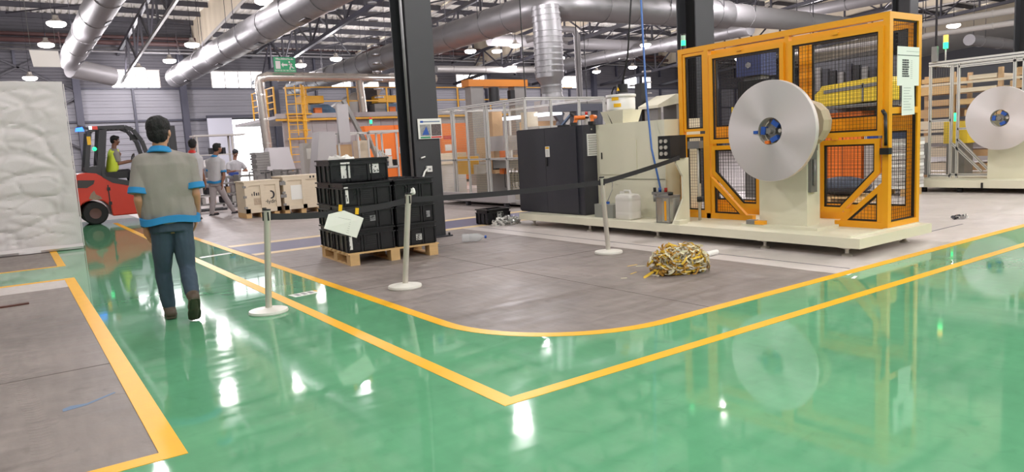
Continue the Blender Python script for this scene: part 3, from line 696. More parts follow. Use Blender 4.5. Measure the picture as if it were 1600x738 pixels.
# --- cream cabinet
cc = thing('cream_cabinet', 'cream machine cabinet between black cabinet and yellow cage', 'cabinet', (7.56, 6.98, BZ))
B().bx(0, .75, 0, 1.42, 0, 1.39).build('body', 'cream', cc)
B().bx(-.012, 0, .55, 1.36, .62, 1.14).build('access_door', 'cream', cc); B().bx(-.022,-.012,1.28,1.30,.86,.96).build('door_handle', 'black', cc)
B().bx(-.01, 0, .02, 1.40, .55, .56).build('seam', mat('seam line', (150,148,130), .6), cc); B().cyl((-.03,1.18,.52), (0,1.18,.52), .022, n=10).build('knob', 'black', cc)  # darker cream strip marks the panel seam
hp = thing('feed_hopper', 'cream hopper box on top of the cream cabinet', 'hopper', (7.7, 8.02, TZ-.01))
B().rings([[(-.12,-.20,0), (.2,-.20,0), (.2,.17,0), (-.12,.17,0)], [(-.16,-.25,.19), (.24,-.25,.19), (.24,.24,.19), (-.16,.24,.19)]], smooth=False).build('hopper_body', 'cream', hp)
B().beam((-.15,.1,.185), (-.12,.03,.0), .012, .012).build('seam', 'black', hp)
dm = thing('white_drum', 'white plastic drum with yellow stickers above the hopper', 'drum', (7.75, 8.02, TZ+.18))
B().lathe([(.2,0), (.215,.02), (.215,.18), (.205,.2), (.22,.2), (.22,.24), (.0,.245)], n=28).build('drum_body', 'white', dm)
B().lathe([(.225,.2), (.228,.205), (.228,.235), (.225,.24)], n=28, caps=False).build('rim', 'white', dm)
for a, z, wd in ((187, .15, 18), (196, .05, 18)):
    s_ = B(); P = [(.218*math.cos(R_(a+k)), .218*math.sin(R_(a+k))) for k in range(0, wd*2, 6)]
    for i in range(len(P)-1): s_.add([(*P[i],z), (*P[i+1],z), (*P[i+1],z+.055), (*P[i],z+.055)], [(0,1,2,3)])
    s_.build('sticker', 'yellow', dm)
mo = thing('pump_motor', 'small black motor with a warning triangle on the drum lid', 'motor', (7.75, 7.98, TZ+.445))
B().cyl((0,0,0), (0,0,.13), .085, n=20).build('motor_body', 'black', mo); B().prism([(-.03,.03), (.03,.03), (0,.085)], -.093, -.088, 'x').build('warning_triangle', 'yellow', mo)
B().tube([(0,.08,.1), (-.02,.16,.1), (-.03,.2,.02), (-.03,.19,-.06)], .012, n=6).build('cable', 'black', mo)
# --- fluid tank, jerrycan, regulator, control box, bracket
jc = thing('jerrycan', 'white plastic jerrycan standing on the cream base', 'jerrycan', (7.24, 7.42, BZ))
def rbox(hx, hy, prof, n=20):
    rs = []
    for (k, z) in prof:
        ring_ = []
        for i in range(n):
            a = 2*math.pi*i/n; c, s = math.cos(a), math.sin(a); e = .35
            ring_.append((hx*k*math.copysign(abs(c)**e, c), hy*k*math.copysign(abs(s)**e, s), z))
        rs.append(ring_)
    return B().rings(rs)
rbox(.12, .17, [(.9,0), (1,.02), (1,.1), (.985,.11), (1,.12), (1,.26), (.985,.27), (1,.28), (1,.32), (.85,.36), (.4,.37)], 28).build('can_body', 'jerry', jc)
B().tube([(0,.08,.35), (0,.06,.41), (0,-.04,.41), (0,-.07,.35)], .018, n=8).build('handle', 'jerry', jc); B().cyl((.0,.12,.35), (0,.12,.40), .03, n=12).build('cap', 'jerry', jc)
ct = thing('fluid_container', 'low grey translucent container with blue cap behind the stanchion', 'container', (7.3, 7.9, BZ))
B().bx(-.1,.1,-.2,.2,0,.2).build('container_body', mat('grey translucent plastic', (170,172,165), .3, trans=.35), ct); B().cyl((0,.02,.2), (0,.02,.23), .035, n=12).build('cap', 'blue', ct)
B().tube([(.2,.15,.58), (.1,.0,.5), (.05,-.04,.4), (0,.02,.23)], .006, n=6).build('hose', 'steel_grey', ct)
rgl = thing('air_regulator', 'row of air filter regulators on the cream cabinet', 'regulator', (7.5, 7.0, BZ+.3))
B().bx(-.02,.06,-.12,.18,.04,.08).build('manifold', 'steel_grey', rgl)
for y, c in ((.14,'black'), (.04,'blue'), (-.07,'red')):
    B().cyl((0,y,.08), (0,y,.14), .022, n=10).build('knob', c, rgl); B().cyl((0,y,-.06), (0,y,.04), .024, n=10).build('bowl', 'black' if c == 'blue' else 'steel_grey', rgl)
tk = thing('oil_tank', 'clear oil tank with level strip beside the bracket', 'tank', (7.2, 6.62, BZ))
B().bx(-.1,.1,-.12,.12,0,.36).build('tank_body', 'tank', tk); B().bx(-.105,.105,-.125,.125,.34,.37).build('lid', 'steel_grey', tk)
B().bx(-.108,-.1,-.06,-.03,.04,.3).build('level_strip', 'orange_y', tk); B().cyl((0,.18,.0), (0,.18,.34), .03, n=10).build('side_cylinder', 'steel', tk)
for y in (-.115,.115): B().bx(-.104,-.098,y-.008,y+.008,0,.36).build('corner_rod', 'steel_grey', tk)
B().cyl((0,-.05,.37), (0,-.05,.41), .035, n=10).build('filler_cap', 'black', tk)
br = thing('support_bracket', 'cream triangular gusset bracket left of the cage', 'bracket', (7.22, 6.42, BZ))
B().prism([(-.14,0), (.18,0), (.18,.86), (-.06,.86), (-.06,.8), (.06,.62), (.06,.32)], 0, .03, 'y').build('plate', 'cream', br)
B().prism([(-.14,-.0), (.02,0.0), (.02,.05), (-.14,.05)], -.1, .0, 'y').build('toe', 'cream', br)
bx_ = thing('control_box', 'black control box with round gauges on the bracket', 'control box', (7.12, 6.44, BZ+.86))
B().bx(-.1,.2,-.05,.16,0,.3).build('case', 'black', bx_)
for y in (.1,.02):
    for z in (.07,.15,.23): B().cyl((-.115,y,z), (-.1,y,z), .026, n=12).build('gauge', 'steel', bx_)
ar = thing('valve_arm', 'steel valve arm with hanging rod in front of the cage', 'valve', (7.6, 6.42, BZ))
B().cyl((0,0,0), (0,0,1.0), .02, n=10).build('rod', 'steel', ar); B().box((0,.05,1.02), (.08,.2,.1)).build('valve_block', 'steel_grey', ar); B().cyl((0,0,.25), (0,0,.32), .035, n=10).build('collar', 'black', ar); B().cyl((0,-.02,.5), (0,-.02,.98), .012, n=8).build('hose', 'black', ar)

# ================================================================== SECOND AND THIRD MACHINE (aluminium frames)
def alu_bar(par, a, b, w=.045, name='profile'):
    o = B().beam(a, b, w, w); d = (Vector(b)-Vector(a)).normalized(); q = d.orthogonal().normalized(); q2 = d.cross(q)
    ob = o.build(name, 'alu', par)
    s = B().beam(a, b, w*1.02, w*.16) if abs(d.z) > .9 else B().beam(a, b, w*1.02, w*.18)
    s.beam(a, b, w*.16, w*1.02); s.build('slot_shade', 'steel_dark', ob); return ob  # dark strip stands proud, painting in the shade of the profile groove
def alu_rect(par, x, y0, y1, z0, z1, w=.045):
    for a, b in (((x,y0,z0),(x,y1,z0)), ((x,y0,z1),(x,y1,z1)), ((x,y0,z0),(x,y0,z1)), ((x,y1,z0),(x,y1,z1))): alu_bar(par, a, b, w)
m2 = thing('aluminium_cage', 'aluminium profile safety cage of the second machine at right', 'safety cage', (15.35, 4.0, 0))
B().bx(-.7, 1.0, -1.2, 3.1, .1, .24).build('base_plate', 'cream', m2)
B().bx(-.72,-.7, 1.75, 1.78, .1, .2).build('base_joint', 'black', m2)
for y in (2.85, 2.2, 1.0, -.8): B().cyl((-.55,y,0), (-.55,y,.1), .05, n=10).build('levelling_foot', 'black', m2)
for y in (3.02, 2.62, 2.5, 1.55, 1.4, .2, -1.0): alu_bar(m2, (0,y,.24), (0,y,2.5))
for y in (3.02, -1.0): alu_bar(m2, (.9,y,.24), (.9,y,2.5))
alu_bar(m2, (0,-1.1,2.5), (0,3.04,2.5), .09); alu_bar(m2, (.9,-1.1,2.5), (.9,3.04,2.5), .07); alu_bar(m2, (0,3.02,2.5), (.9,3.02,2.5), .07)
alu_bar(m2, (0,2.62,1.38), (0,3.02,1.38)); alu_bar(m2, (0,2.62,.28), (0,3.02,.28)); alu_bar(m2, (0,1.5,.3), (0,2.62,.3)); alu_bar(m2, (0,1.55,1.2), (0,2.5,1.2)); alu_bar(m2, (0,2.6,.92), (0,2.05,.36)); alu_bar(m2, (0,2.5,1.0), (0,1.9,.36)); alu_bar(m2, (0,1.4,2.4), (0,2.5,2.4))
wire_panel([(2.64,.3), (3.0,.3), (3.0,1.36), (2.64,1.36)], 0, .05, .05).build('wire_mesh', 'steel_grey', m2, kind='stuff'); wire_panel([(2.64,1.4), (3.0,1.4), (3.0,2.45), (2.64,2.45)], 0, .05, .05).build('wire_mesh', 'steel_grey', m2, kind='stuff')
B().bx(-.02,.0,1.6,2.48,1.23,2.36).build('clear_panel', 'pane', m2)
B().bx(-.06,.02,3.05,3.12,.3,.95).build('side_box', 'steel_grey', m2)
s2 = thing('reel_stand', 'cream pedestal carrying the second reel at the right edge', 'stand', (15.2, 5.55, .24))
B().bx(0,.4,-.35,.35,0,1.2).build('pedestal', 'cream', s2); B().cyl((-.2,0,1.12), (.05,0,1.12), .1, n=16).build('spindle', 'steel_grey', s2)
make_reel('second aluminium strip reel cut by the right picture edge', (14.75, 5.55, 1.36), orange=False)
sg = thing('signal_light', 'amber and green signal tower on the second machine frame', 'signal light', (15.35, 6.75, 2.54))
B().cyl((0,0,0), (0,0,.24), .015, n=8).build('stem', 'steel_white', sg); B().cyl((0,0,.24), (0,0,.36), .045, n=12).build('green_lens', 'led_g', sg); B().cyl((0,0,.36), (0,0,.5), .045, n=12).build('amber_lens', 'led_y', sg)
B().bx(-.1,-.02,.12,.22,0,.3).build('junction_box', 'steel_grey', sg)
# stuff on racks inside the second machine
rk = thing('storage_rack', 'tall rack of timber and strip inside the second machine cage', 'rack', (16.75, 3.6, 0))
for y in (0,.9,1.8,2.7,3.6,4.5):
    for x in (0,.8): B().bx(x-.04,x+.04,y-.04,y+.04,0,2.4).build('upright', 'kraft', rk)
for z in (.3,.6,.9,1.2,1.45,1.7,1.95,2.2):
    for j in range(5): B().bx(-.05,.82,.06+j*.9,.06+j*.9+rnd.uniform(.5,.8),z,z+rnd.uniform(.08,.2)).build('timber_bundle', ('kraft','ply','wood')[(j+int(z*10)) % 3], rk)
for z in (.28,1.18,2.18): B().bx(-.045,-.04,0,4.5,z-.05,z).build('beam', 'ply', rk)
ym = thing('yellow_bin', 'yellow bin behind the second machine frame', 'bin', (15.95, 6.72, .9))
B().bx(0,.5,-.15,.3,0,.45).build('bin_body', 'yellow_hood', ym); B().bx(.02,.4,-.1,.25,-.66,0).build('bin_stand', 'steel_grey', ym); B().cyl((.1,.1,.45), (.1,.1,.62), .05, n=10).build('bin_lamp', 'led_g', ym)
# ================================================================== BARRIER, CRATES, FLOOR OBJECTS
def stanchion(label, base, top, belt_pts=None, extra=None):
    base = Vector(base); top = Vector(top); s = thing('barrier_stanchion', label, 'stanchion', base, group='belt barrier stanchions')
    ax = (top-base).normalized(); L = (top-base).length
    B().lathe([(.165,0), (.17,.012), (.165,.03), (.05,.045), (.03,.05)], n=36).build('base_disc', mat('white base disc', (226,222,214), .4), s)
    B().cyl(ax*.04, ax*(L-.1), .028, n=20).build('post', 'steel', s)
    hd = B().cyl(ax*(L-.1), ax*L, .031, n=20).build('belt_head', 'steel', s); B().cyl(ax*L, ax*(L+.012), .032, n=20).build('cap', 'black', hd)
    for a in (0, 90, 180, 270): B().box(ax*(L-.05)+Vector((.034*math.cos(R_(a)), .034*math.sin(R_(a)), 0)), (.012,.012,.075)).build('belt_slot', 'black', hd)
    if belt_pts:
        P = [Vector(p)-base for p in belt_pts]; B().strip(P, (0,0,1), .055, .003).build('belt', 'belt', s)
    return s
def sag(a, b, d, n=12): return [lerp(a, b, i/n)-Vector((0,0,d*4*(i/n)*(1-i/n))) for i in range(n+1)]
S1, S2, S3 = G(420,489), G(633,450), G(951,396)
T1, T2, T3 = onY(417,329,S1.y-.03), onY(638,304,S2.y-.03), onY(940,278,S3.y-.03)
dn = Vector((0,0,.055))
b12 = sag(T1-dn, T2-dn, .045); s1 = stanchion('left steel stanchion standing on the green floor', S1, T1, b12)
s2_ = stanchion('middle steel stanchion in front of the black crates', S2, T2, sag(T2-dn, T3-dn, .02))
s3 = stanchion('right leaning steel stanchion in front of the black cabinet', S3, T3, sag(T3-dn, Vector((7.16,6.36,1.08)), .01))
tp = B(); rr = random.Random(3)
tp.ball((0,0,0), (.026,.022,.03), 7, 5)
tp.v = [tuple(Vector(v)*(1+rr.uniform(-.45,.45))) for v in tp.v]
tag(tp.build('tape_wad', 'paper', loc=T2+Vector((.05,-.01,.025))), 'crumpled white tape wad on the middle stanchion head', 'tape')
# folded paper on the belt
def belt_at(px): 
    best = min(b12, key=lambda p: abs(p.x-px)); return best
pb = onY(535,325,b12[5].y-.012)
ps = thing('paper_sign', 'white sheet taped to the belt with yellow tape', 'paper', pb)
def bp(px, py): return onY(px, py, pb.y)-pb
quad = [bp(513,335), bp(505,357), bp(557,372), bp(568,341), bp(537,329)]
b_ = B(); n_ = len(quad); vs = [q+Vector((0,-.004 if k != 1 else -.02,0)) for k, q in enumerate(quad)]; vs += [v+Vector((0,.003,0)) for v in vs]
b_.add(vs, [(0,1,2,3,4), (9,8,7,6,5)]+[(i,(i+1)%5,5+(i+1)%5,5+i) for i in range(5)]); b_.build('sheet', 'paper', ps)
b_ = B()
for i in range(7):
    a, c = bp(524+i*.0, 339+i*3.2), bp(548-i*.6, 344+i*3.4); b_.beam(a+Vector((0,-.009,0)), c+Vector((0,-.009,0)), .0015, .002)
b_.build('faint_print', 'grey_ink', ps)
for px, py in ((531,325), (557,330)): q = bp(px, py); B().box(q+Vector((0,-.012,0)), (.035,.002,.06), rot=Matrix.Rotation(.15,3,'Y')).build('yellow_tape', 'yellow', ps)

# pallet with black crates
PR = R_(-4)
PO = Vector((3.27, 8.19, 0))
pal = thing('wooden_pallet', 'wooden pallet under the stack of black crates', 'pallet', PO, PR)
for i in range(3):
    for j in range(3): B().bx(.02+i*.53, .14+i*.53, .0+j*.52, .14+j*.52, .02, .115).build('block', 'wood', pal)
for i in range(7): B().bx(0, 1.22, .0+i*.178, .11+i*.178, .137, .155).build('deck_board', 'wood', pal)
for i in range(3): B().bx(.02+i*.53, .14+i*.53, 0, 1.18, .115, .137).build('stringer_board', 'wood', pal); B().bx(.02+i*.53, .14+i*.53, 0, 1.18, 0, .02).build('bottom_board', 'wood', pal)
def make_crate(wx, wy, h, label, loc, labels=(), rim2=True):
    c = thing('plastic_crate', label, 'crate', loc, PR, group='black plastic crates')
    t = .02; b = B()
    b.bx(t,wx-t,t,wy-t,0.0,.02)
    for x0, x1, y0, y1 in ((t,wx-t,t,2*t), (t,wx-t,wy-2*t,wy-t), (t,2*t,t,wy-t), (wx-2*t,wx-t,t,wy-t)): b.bx(x0,x1,y0,y1,0,h)
    b.build('tub', 'crate', c)
    r = B()
    for z in ((h-.02, h-.001), (h-.075, h-.062)):
        r.bx(0,wx,0,t,z[0],z[1]); r.bx(0,wx,wy-t,wy,z[0],z[1]); r.bx(0,t,t,wy-t,z[0],z[1]); r.bx(wx-t,wx,t,wy-t,z[0],z[1])
    r.build('rim', 'crate', c)
    for k in (.04, .3, .36, .64, .7, .96):
        B().bx(wx*k-.009, wx*k+.009, .004, t, .01, h-.062).build('rib', 'crate', c)
    for k in (.06, .33, .67, .94): B().bx(.004, t, wy*k-.009, wy*k+.009, .01, h-.062).build('rib', 'crate', c)
    b2 = B()
    for k in range(5): b2.bx(wx*.40, wx*.60, .012, t, h*.28+k*.024, h*.28+k*.024+.006)
    b2.build('grip_lines', 'crate_worn', c)
    for (x, z, w_, h2, m) in labels:
        q = B(); q.bx(x-w_/2, x+w_/2, .0155, .0195, z-h2/2, z+h2/2); lp = q.build('paper_label', m, c)
        q = B()
        for k in range(9): x1 = x+rnd.uniform(-.5,.25)*w_; z1 = z+rnd.uniform(-.5,.3)*h2; q.prism([(x1,z1), (x1+w_*rnd.uniform(.1,.3),z1+h2*rnd.uniform(-.02,.1)), (x1+w_*rnd.uniform(.05,.25),z1+h2*rnd.uniform(.1,.22))], .0125, .0155, 'y')
        q.build('torn_patch', 'crate_worn', lp, kind='stuff')
    return c
def ploc(x, y, z): v = Matrix.Rotation(PR, 3, 'Z') @ Vector((x, y, z)); return PO+v
hc = .285; z0 = .156
names = ['bottom', 'second', 'third']
for k in range(3): make_crate(.64, .58, hc, 'black crate, %s of the front left stack on the pallet' % ('bottom', 'second from the bottom', 'third from the bottom')[k], ploc(0, .02, z0+k*hc), labels=[(.05,.14,.05,.2,'paper')] if k != 1 else [(.36,.12,.07,.07,'grey_ink'), (.05,.1,.05,.12,'paper')])
for k in range(3): make_crate(.55, .58, hc, 'black crate, %s of the front right stack on the pallet' % ('bottom', 'middle', 'top')[k], ploc(.66, .02, z0+k*hc), labels=[(.30,.10,.08,.08,'paper')] if k == 0 else ([(.45,.1,.05,.08,'grey_ink')] if k == 1 else ()))
for k in range(3): make_crate(.64, .56, hc, 'black crate, %s of the rear left stack on the pallet' % ('bottom', 'second from the bottom', 'third from the bottom')[k], ploc(0, .61, z0+k*hc))
for k in range(3): make_crate(.55, .56, hc, 'black crate, %s of the rear right stack on the pallet' % ('bottom', 'middle', 'top')[k], ploc(.66, .61, z0+k*hc))
make_crate(.8, .6, .29, 'widest black crate, on top of all the stacks', ploc(-.04, .37, z0+3*hc), labels=[(.22,.15,.12,.2,'paper'), (.60,.16,.12,.13,'paper')])
for k, (x, y, lb, c) in enumerate(((.12,.5,'pale blue plastic film in the top crate','steel_white'), (.3,.6,'white crumpled wrap sticking out of the top crate','paper'))):
    b_ = B(); b_.ball((0,0,0), (.12,.07,.06), 10, 6); b_.v = [(v[0]*(1+rr.uniform(-.3,.3)), v[1]*(1+rr.uniform(-.3,.3)), v[2]*(1+rr.uniform(-.3,.5))) for v in b_.v]
    tag(b_.build('crumpled_film', c, loc=ploc(x, y+.1, z0+3*hc+.27)), lb, 'film')
# lone black crate, scrap, bottle
PR_keep = PR; PR = R_(0)
lc = make_crate(.5, .4, .27, 'lone black crate on the floor beside the black cabinet', (6.72,10.35,0), labels=[(.28,.15,.12,.13,'paper')])
PR = PR_keep
def tangle(name, label, cat, loc, size, n, ms, wd=.014, seed=1, kind=None, seg=7, shape='box'):
    rg = random.Random(seed); t = thing(name, label, cat, loc) if False else None
    bs = {m: B() for m in ms}
    for i in range(n):
        m = ms[rg.randrange(len(ms))]; th = rg.uniform(0, 6.28); ph = rg.uniform(0, 6.28)
        c = Vector((rg.uniform(-.42,.42)*size[0], rg.uniform(-.42,.42)*size[1], size[2]*rg.uniform(.08,.8)))
        pts = []; v = Vector((math.cos(th), math.sin(th), rg.uniform(-.4,.4)))*rg.uniform(.02,.035)
        lim = rg.choice((.8,.85,.9,.95,1.0,1.06))
        for k in range(seg):
            c = c+v; v = v+Vector((rg.uniform(-1,1), rg.uniform(-1,1), rg.uniform(-1,1)))*.014
            e = Vector((c.x/(size[0]*.52), c.y/(size[1]*.52), (c.z-size[2]*.3)/(size[2]*.75)))
            L_ = e.length/lim
            if L_ > 1: c = Vector((c.x/L_, c.y/L_, (c.z-size[2]*.3)/L_+size[2]*.3))
            c.z = max(.004, c.z); pts.append(c.copy())
        side = Vector((rg.uniform(-1,1), rg.uniform(-1,1), rg.uniform(-1,1))); bs[m].strip(pts, side, wd*rg.uniform(.7,1.5), .0012)
    return bs
tb = tangle('strap_tangle', '', '', None, (.62,.36,.30), 760, ['strap_a','strap_b','strap_c','strap_d'] if M_.update(dict(strap_a=mat('gold strap', (226,186,60), .4), strap_b=mat('pale strap', (230,222,188), .5), strap_c=mat('brown gold strap', (178,132,50), .45), strap_d=mat('silver strap', (206,200,184), .5, metal=.2))) is None else [], wd=.017, seed=5)
tr = thing('strap_tangle', 'tangled heap of gold and silver strapping on the concrete', 'scrap heap', Vector((5.38, 4.82, 0)), R_(-18))
for m, b_ in tb.items(): b_.build('strap_mass', m, tr, kind='stuff')
b_ = B(); b_.strip([(-.25,.0,.06), (-.36,-.04,.02), (-.44,-.08,.004)], (0,.5,1), .02, .0015); b_.strip([(-.24,.03,.05), (-.34,.0,.02), (-.42,-.05,.004)], (0,.5,1), .02, .0015); b_.build('loose_strap', 'strap_a', tr)
for k, (x, y, l) in enumerate(((988,415,.07), (1001,416,.05), (990,427,.06), (975,435,.03))):
    q = G(x, y); tag(B().bx(-l,l,-.008,.008,0,.002).build('strap_offcut', 'strap_b' if k % 2 else 'strap_a', loc=q, rz=R_(rr.uniform(-40,20))), ('short gold strap offcut left of the tangled heap, uppermost', 'pale strap offcut nearest the heap on the concrete', 'gold strap offcut under the uppermost one, left of the heap', 'tiny pale strap offcut farthest left of the heap')[k], 'scrap')
tag(B().cyl((-.1,0,.03), (.1,.02,.03), .03, n=14).build('paper_roll', 'paper', loc=G(1113,400)), 'white paper roll behind the strapping heap', 'paper roll')
sm = thing('scrap_foil', 'white crumpled strip scrap in front of the lone black crate', 'scrap heap', G(792,351), 0)
tb = tangle('x', '', '', None, (.62,.22,.14), 90, ['foil','paper'], wd=.03, seed=9)
for m, b_ in tb.items(): b_.build('strip_mass', m, sm, kind='stuff')
wb = thing('water_bottle', 'clear plastic water bottle lying on the concrete', 'bottle', G(722,379)+Vector((0,0,.062)), 0, rot=(0, R_(90), R_(-33)))
B().lathe([(.05,0), (.06,.01), (.06,.1), (.056,.11), (.06,.12), (.06,.22), (.045,.27), (.016,.31), (.016,.33)], n=20).build('bottle_body', 'clear_pet', wb); B().cyl((0,0,.33), (0,0,.36), .022, n=14).build('cap', 'blue', wb)
q = G(475,460); fs_ = thing('floor_notice', 'small white notice taped to the green floor', 'notice', q+Vector((0,0,.002)), R_(8))
B().bx(-.13,.13,-.08,.08,0,.003).build('sheet', 'paper', fs_)
b_ = B()
for i in range(3): b_.bx(-.09+i*.07, -.05+i*.07, -.05, .05, .003, .004)
b_.build('print', 'grey_ink', fs_); B().bx(.13,.16,.0,.07,0,.003).build('yellow_tape', 'yellow', fs_)
tag(B().bx(-.22,.22,-.03,.03,0,.015).build('wood_strip', mat('dark wood strip', (84,46,36), .6), loc=G(5,481), rz=R_(4)), 'dark brown strip lying on the concrete at the left edge', 'strip')
tag(B().bx(-.05,.05,-.02,.02,0,.002).build('paper_scrap', 'paper', loc=G(1325,429)+Vector((0,0,.002)), rz=.2), 'upper white paper scrap on the green lane below the machine', 'scrap')
tag(B().bx(-.06,.06,-.015,.015,0,.002).build('paper_scrap', 'paper', loc=G(1335,434)+Vector((0,0,.002)), rz=.3), 'lower white paper scrap on the green lane below the machine', 'scrap')
sc2 = thing('foil_scrap', 'crumpled foil scraps on the white floor right of the cage', 'scrap', G(1500,342))
for m, b_ in tangle('x', '', '', None, (.3,.14,.06), 22, ['foil','steel_dark'], wd=.03, seed=12).items(): b_.build('strip_mass', m, sc2, kind='stuff')

# poster, cable box on the near column
po = thing('safety_poster', 'photo poster on the near charcoal column', 'poster', (5.29, 9.715, 1.60))
p0 = onY(652,186,9.71); p1 = onY(691,216,9.71); pw = p1.x-p0.x; ph_ = p0.z-p1.z
po.location = (p0.x, 9.712, p1.z)
B().bx(0,pw,-.006,0,0,ph_).build('sheet', 'paper', po)
B().bx(pw*.1,pw*.93,-.008,-.006,ph_*.82,ph_*.88).build('title_bar', mat('poster bar', (120,134,160), .6), po); B().bx(pw*.1,pw*.22,-.009,-.008,ph_*.80,ph_*.9).build('logo', 'blue', po)
B().bx(pw*.08,pw*.52,-.008,-.006,ph_*.14,ph_*.72).build('photo', mat('poster photo', (150,150,150), .6, var=.7, vscale=40), po); B().prism([(pw*.15,ph_*.2), (pw*.45,ph_*.2), (pw*.34,ph_*.62)], -.010, -.008, 'y').build('blue_figure', 'blue', po)
B().bx(pw*.55,pw*.97,-.008,-.006,ph_*.14,ph_*.72).build('photo', mat('poster photo dark', (96,84,84), .6, var=.8, vscale=45), po)
B().bx(pw*.08,pw*.5,-.008,-.006,ph_*.03,ph_*.11).build('green_bar', 'green_p', po); B().bx(pw*.53,pw*.98,-.008,-.006,ph_*.03,ph_*.11).build('red_bar', 'red', po)
jb = thing('socket_box', 'white socket box with taped cables on the near column', 'socket', onY(671,264,9.70)+Vector((0,.02,0)))
B().bx(-.045,.045,-.03,.01,-.045,.045).build('box_body', 'white', jb); B().bx(-.02,.02,-.034,-.03,-.02,.01).build('socket_face', 'grey_ink', jb)
B().tube([(-.04,-.02,.0), (-.09,-.03,-.04), (-.12,-.02,-.12)], .014, n=6).build('cable', 'paper', jb); B().tube([(-.13,-.02,.17), (-.06,-.02,.19)], .012, n=6).build('tape', 'paper', jb)
# ================================================================== PEOPLE
def cap(b, p0, p1, r0, r1, n=14, k=4):
    p0 = Vector(p0); p1 = Vector(p1); d = (p1-p0); d = d.normalized() if d.length > 1e-5 else Vector((0,0,1)); x = d.orthogonal().normalized(); y = d.cross(x); rs = []
    seq = [(p0, r0, -math.pi/2*(1-i/k)*.98) for i in range(k+1)]+[(p1, r1, math.pi/2*(i/k)*.98) for i in range(k+1)]
    for c, r, a in seq: rs.append([c+d*math.sin(a)*r+(x*math.cos(t*2*math.pi/n)+y*math.sin(t*2*math.pi/n))*r*math.cos(a) for t in range(n)])
    b.rings(rs); return b
def loft(b, secs, n=20, e=1.0):
    rs = []
    for c, rx, ry, *rz in secs:
        c = Vector(c); a0 = rz[0] if rz else 0; ring_ = []
        for i in range(n):
            a = 2*math.pi*i/n; u = rx*math.copysign(abs(math.cos(a))**e, math.cos(a)); v = ry*math.copysign(abs(math.sin(a))**e, math.sin(a))
            ring_.append(c+Vector((u*math.cos(a0)-v*math.sin(a0), u*math.sin(a0)+v*math.cos(a0), 0)))
        rs.append(ring_)
    b.rings(rs); return b
def blob(name, b, voxel, m, parent, sm=4, fold=0, fs=9):
    me = bpy.data.meshes.new(name); me.from_pydata([tuple(v) for v in b.v], [], b.f)
    bm = bmesh.new(); bm.from_mesh(me); bmesh.ops.recalc_face_normals(bm, faces=bm.faces); bm.to_mesh(me); bm.free()
    o = bpy.data.objects.new('tmp', me); COL.objects.link(o)
    md = o.modifiers.new('r', 'REMESH'); md.mode = 'VOXEL'; md.voxel_size = voxel; md.use_smooth_shade = True
    ms = o.modifiers.new('s', 'SMOOTH'); ms.iterations = sm; ms.factor = .5
    dg = bpy.context.evaluated_depsgraph_get(); me2 = bpy.data.meshes.new_from_object(o.evaluated_get(dg)); bpy.data.objects.remove(o)
    if fold:
        me2.update(); nr = [v.normal.copy() for v in me2.vertices]
        for v, q in zip(me2.vertices, nr):
            c = v.co; s = noise.noise(Vector((c.x*fs, c.y*fs, c.z*fs*.35)))+.5*noise.noise(Vector((c.x*fs*2.2+5, c.y*fs*2, c.z*fs*1.4)))
            v.co = c+q*s*fold
    me2.name = name; me2.materials.clear(); me2.materials.append(M_[m])
    for p in me2.polygons: p.use_smooth = True
    return obj(name, me2, parent)
def hand(b, w, d, side, palm_n, s=1.0, curl=.5):
    # w wrist, d direction of the fingers, palm_n normal of the back of the hand, side vector towards the thumb
    w = Vector(w); d = Vector(d).normalized(); pn = Vector(palm_n); pn = (pn-d*pn.dot(d)).normalized(); t = Vector(side); t = (t-d*t.dot(d)-pn*t.dot(pn)).normalized()
    for k in (-1.2,-.4,.4,1.2): cap(b, w+d*.01*s+t*k*.010*s, w+d*.085*s+t*k*.020*s, .014*s, .0125*s, 8, 2)
    for k, L in ((1.3,.072), (.45,.082), (-.42,.075), (-1.28,.058)):
        p = w+d*.088*s+t*k*.0195*s; dd = d
        for j in range(3):
            dd = (dd-pn*curl*.45).normalized(); q = p+dd*L*s*(.42,.32,.26)[j]; cap(b, p, q, .0088*s-.0006*j, .0083*s-.0008*j, 8, 2); p = q
    p = w+d*.025*s+t*.024*s; dd = (d*.75+t*.65-pn*.25).normalized()
    for L in (.04,.03,.024): q = p+dd*L*s; cap(b, p, q, .0115*s, .0095*s, 8, 2); p = q; dd = (dd+d*.35-pn*.1).normalized()
